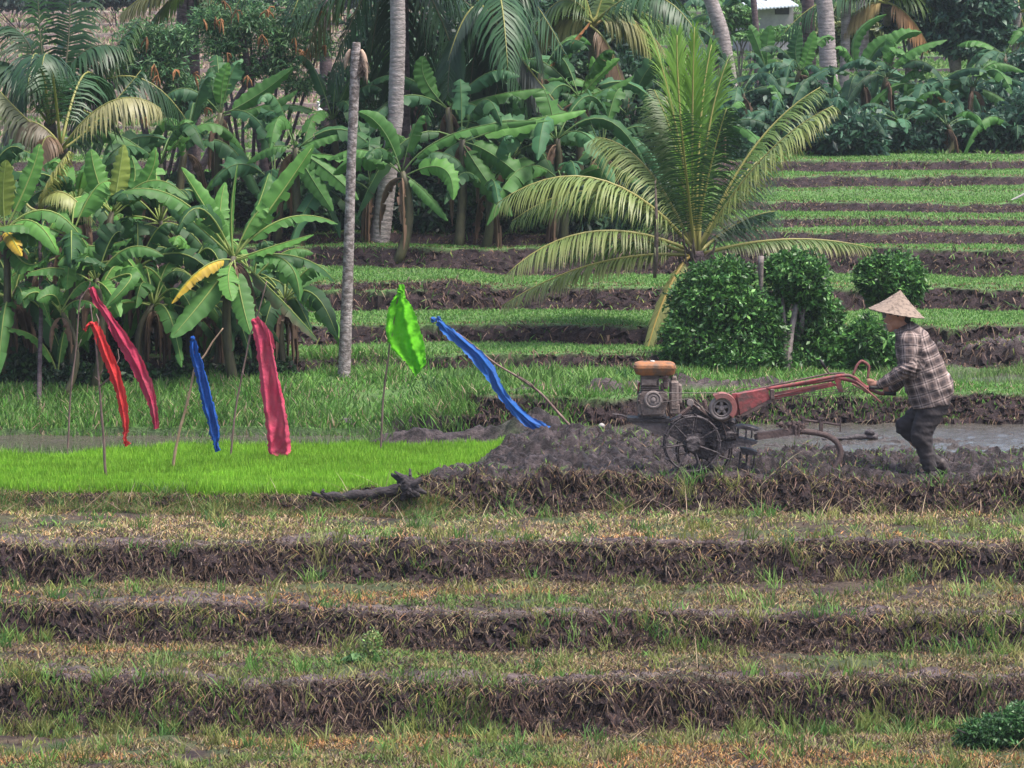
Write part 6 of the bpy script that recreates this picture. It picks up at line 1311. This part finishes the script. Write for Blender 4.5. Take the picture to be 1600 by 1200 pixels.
    mb = MB(); capsule(mb, T(1456, 741, -.09), T(1440, 744, -.09), .040, .030); capsule(mb, T(1471, 723, .09), T(1481, 739, .09), .042, .032); capsule(mb, T(1462, 728, .09), T(1471, 723, .09), .04, .042); organic('boots', mb, root, MATS['muddy_skin'], .006, 2)
    # conical hat
    apx = T(1407, 453); lf = T(1357.5, 482); rt = T(1443.5, 496.5); ctr = (lf + rt) / 2 + (0.0, 0, .004); X = (rt - lf) / 2; R = np.linalg.norm(X); k = 56; V = []; Fs = []; rings = 14
    for i in range(rings + 1):
        t = i / rings
        for j in range(k):
            a = 2 * math.pi * j / k; w = R * 1.0; rim = ctr + X * math.cos(a) + np.array((0, w, 0)) * math.sin(a); q = apx * (1 - t) + rim * t - np.array((0, 0, .010)) * math.sin(math.pi * t) + rng.normal(0, .0007, 3); V.append(q)
    n0 = len(V)
    for i in range(rings + 1):
        t = i / rings
        for j in range(k):
            V.append(V[i * k + j] - np.array((0, 0, .006)))
    for i in range(rings):
        for j in range(k):
            j2 = (j + 1) % k; Fs.append([i * k + j, (i + 1) * k + j, (i + 1) * k + j2, i * k + j2]); Fs.append([n0 + i * k + j, n0 + i * k + j2, n0 + (i + 1) * k + j2, n0 + (i + 1) * k + j])
    for j in range(k): j2 = (j + 1) % k; Fs.append([rings * k + j, n0 + rings * k + j, n0 + rings * k + j2, rings * k + j2])
    mb = MB(); mb.add(V, Fs); hat = mb.build('conical_hat', MATS['hat_straw'], root, smooth=False)
    mb = MB(); ring = [np.array(V[rings * k + j]) - (0, 0, .002) for j in list(range(k)) + [0]]; mb.tube(ring, .0045, 6); mb.build('rim', MATS['hat_straw'], hat)
noisy_mat('collar', (.07, .05, .055), (.32, .22, .21), 26, .85, bump=.2)
def hat_mat():
    m, nt, b = new_mat('hat_straw'); tc = N(nt, 'ShaderNodeTexCoord')
    w = N(nt, 'ShaderNodeTexWave', wave_type='BANDS', bands_direction='Z'); w.inputs['Scale'].default_value = 28; w.inputs['Distortion'].default_value = 1.5; w.inputs['Detail'].default_value = 3; nt.links.new(tc.outputs['Object'], w.inputs[0])
    n1 = N(nt, 'ShaderNodeTexNoise', Scale=34.0, Detail=6.0); nt.links.new(tc.outputs['Object'], n1.inputs[0]); r = N(nt, 'ShaderNodeValToRGB'); nt.links.new(n1.outputs[0], r.inputs[0]); e = r.color_ramp.elements; e[0].position = .30; e[1].position = .52; e[0].color = (.10, .075, .06, 1); e[1].color = (.25, .19, .15, 1)
    nt.links.new(r.outputs[0], b.inputs['Base Color']); b.inputs['Roughness'].default_value = .9; bp = N(nt, 'ShaderNodeBump', Strength=.5, Distance=.006); nt.links.new(w.outputs[0], bp.inputs['Height']); nt.links.new(bp.outputs[0], b.inputs['Normal'])
hat_mat()
def build_small():
    # white stone on the mud
    q = on_ground(940, 668); mb = MB(); mb.ball(q + (0, 0, .012), (.028, .03, .024), n=8); o = mb.build('stone', MATS['stone'], None, smooth=True, jitter=.004, label='small pale stone lying on top of the ploughed mud', cat='stone')
    # log in the water behind the farmer's legs
    a = on_ground(1285, 694); a[2] = WATER_Z + .005; b = a + (.52, .12, .015); mb = MB(); mb.tube(bez(a, (a + b) / 2 + (0, 0, .015), b, 14), np.linspace(.012, .034, 14), 8); mb.ball(b * .85 + a * .15 + (0, 0, .045), (.05, .04, .03), n=6)
    mb.build('log', MATS['wet_mud_metal'], None, smooth=True, jitter=.012, label='muddy log lying in the puddle behind the farmer', cat='log')
    # mound clod by the far bank
    q = on_ground(541, 660); mb = MB(); mb.ball(q, (.09, .07, .05), n=10); mb.build('mud_lump', MATS['mud_plate'], None, jitter=.02, label='dark lump of mud on the bank right of the crimson cloth', cat='mud lump')
    # pale pole leaning at the right edge
    a = on_ground(1574, 313); mb = MB(); mb.tube([a - (0, 0, .03), P(1632, 288, a[1] + .1)], .016, 8); 
    mb.build('pale_pole', MATS['stone'], None, label='thin pale pole sticking in from the right edge above the terraces', cat='pole')
    # hut
    Y = 96; f = lambda u, v, d=0: P(u, v, Y + d); g = gz(f(1205, 40)[0], Y); zt = f(1200, 10)[2]; x0, x1 = f(1150, 0)[0], f(1240, 0)[0]
    root = thing('hut', 'small grey hut with a pale tin roof at the top of the hillside', 'hut', ((x0 + x1) / 2, Y, g))
    zb = min(g, f(1200, 48)[2]) - .1; mb = MB(); mb.box(((x0 + x1) / 2, Y + .6, (zt + zb) / 2), (x1 - x0, 1.2, zt - zb)); mb.build('wall', MATS['hut_wall'], root)
    mb = MB(); mb.box((x0 + (x1 - x0) * .80, Y - .004, (f(0, 13)[2] + f(0, 21)[2]) / 2), (.32, .02, .16)); mb.build('opening_shade', MATS['black_rubber'], root)  # solid black slab painting the dark inside of an opening
    mb = MB(); A, B, C_, D_ = f(1168, 14, -.5), f(1248, 8, -.5), f(1222, -8, 1.2), f(1150, -6, 1.2); n = 40; V = []
    for i in range(n + 1):
        t = i / n; dz = .014 * math.sin(i * 2.2)
        for s in (0, 1): p = (A * (1 - t) + B * t) if s == 0 else (D_ * (1 - t) + C_ * t); V += [p + (0, 0, dz), p + (0, 0, dz - .03)]
    mb.add(V, [[4 * i, 4 * i + 4, 4 * i + 6, 4 * i + 2] for i in range(n)] + [[4 * i + 1, 4 * i + 3, 4 * i + 7, 4 * i + 5] for i in range(n)] + [[4 * i, 4 * i + 1, 4 * i + 5, 4 * i + 4] for i in range(n)] + [[4 * i + 2, 4 * i + 6, 4 * i + 7, 4 * i + 3] for i in range(n)])
    mb.build('roof', MATS['tin'], root)
    # egret
    q = P(504, 172, 57.5); g = gz(q[0], 57.5); root = thing('white_egret', 'small white egret standing on a terrace beside the dark slim trunk', 'bird', (q[0], 57.5, g)); mb = MB()
    capsule(mb, q + (-.03, 0, -.02), q + (.05, 0, -.07), .04, .02); capsule(mb, q + (-.05, 0, 0), q + (-.05, 0, .10), .02, .012); capsule(mb, q + (-.05, 0, .10), q + (-.075, 0, .11), .016, .012); organic('body', mb, root, MATS['white_feather'], .008, 2)
    mb = MB(); mb.tube([q + (-.085, 0, .11), q + (-.13, 0, .10)], np.array([.006, .002]), 5); mb.build('beak', MATS['orange_paint'], root)
    mb = MB(); mb.tube([q + (0, .01, -.06), (q[0], 57.5, g)], .004, 5); mb.tube([q + (.02, -.01, -.06), (q[0] + .02, 57.5, g)], .004, 5); mb.build('legs', MATS['black_rubber'], root)
noisy_mat('hut_wall', (.22, .20, .22), (.36, .33, .35), 2.5, .9, bump=.2); noisy_mat('tin', (.52, .56, .60), (.68, .71, .75), 1.2, .45, metal=.2, bump=.05); noisy_mat('white_feather', (.7, .7, .68), (.8, .8, .78), 8, .8, bump=0)
def build_haze():
    me = bpy.data.meshes.new('haze'); x0, x1, y0, y1, z0, z1 = -60, 60, -4, 240, -8, 45
    zmax = float(ground(np.array([0.0, 0.0]), np.array([229.0, 225.0]))[0].max()); z1 = max(z1, zmax + 8)
    V = [(x, y, z) for x in (x0, x1) for y in (y0, y1) for z in (z0, z1)]
    me.from_pydata([tuple(map(float, v)) for v in V], [], [(0, 1, 3, 2), (4, 6, 7, 5), (0, 4, 5, 1), (2, 3, 7, 6), (0, 2, 6, 4), (1, 5, 7, 3)])
    m = bpy.data.materials.new('haze'); m.use_nodes = True; nt = m.node_tree; nt.nodes.clear(); out = nt.nodes.new('ShaderNodeOutputMaterial'); v = nt.nodes.new('ShaderNodeVolumePrincipled')
    v.inputs['Density'].default_value = HAZE; v.inputs['Color'].default_value = (.80, .88, 1, 1); v.inputs['Anisotropy'].default_value = .2
    nt.links.new(v.outputs[0], out.inputs['Volume']); link('haze', me, m, kind='stuff', label='thin bluish haze in the air over the terraces')
HAZE = 0.0004
import time
_t0 = time.time()
for fn in (build_ground, build_grass, build_person, build_tractor, build_flags, build_driftwood, build_small, build_bananas, build_palms, build_bushes, build_haze):
    rng = np.random.default_rng(abs(hash(fn.__name__)) % 1 + len(fn.__name__) * 7); fn(); print(fn.__name__, round(time.time() - _t0, 1))
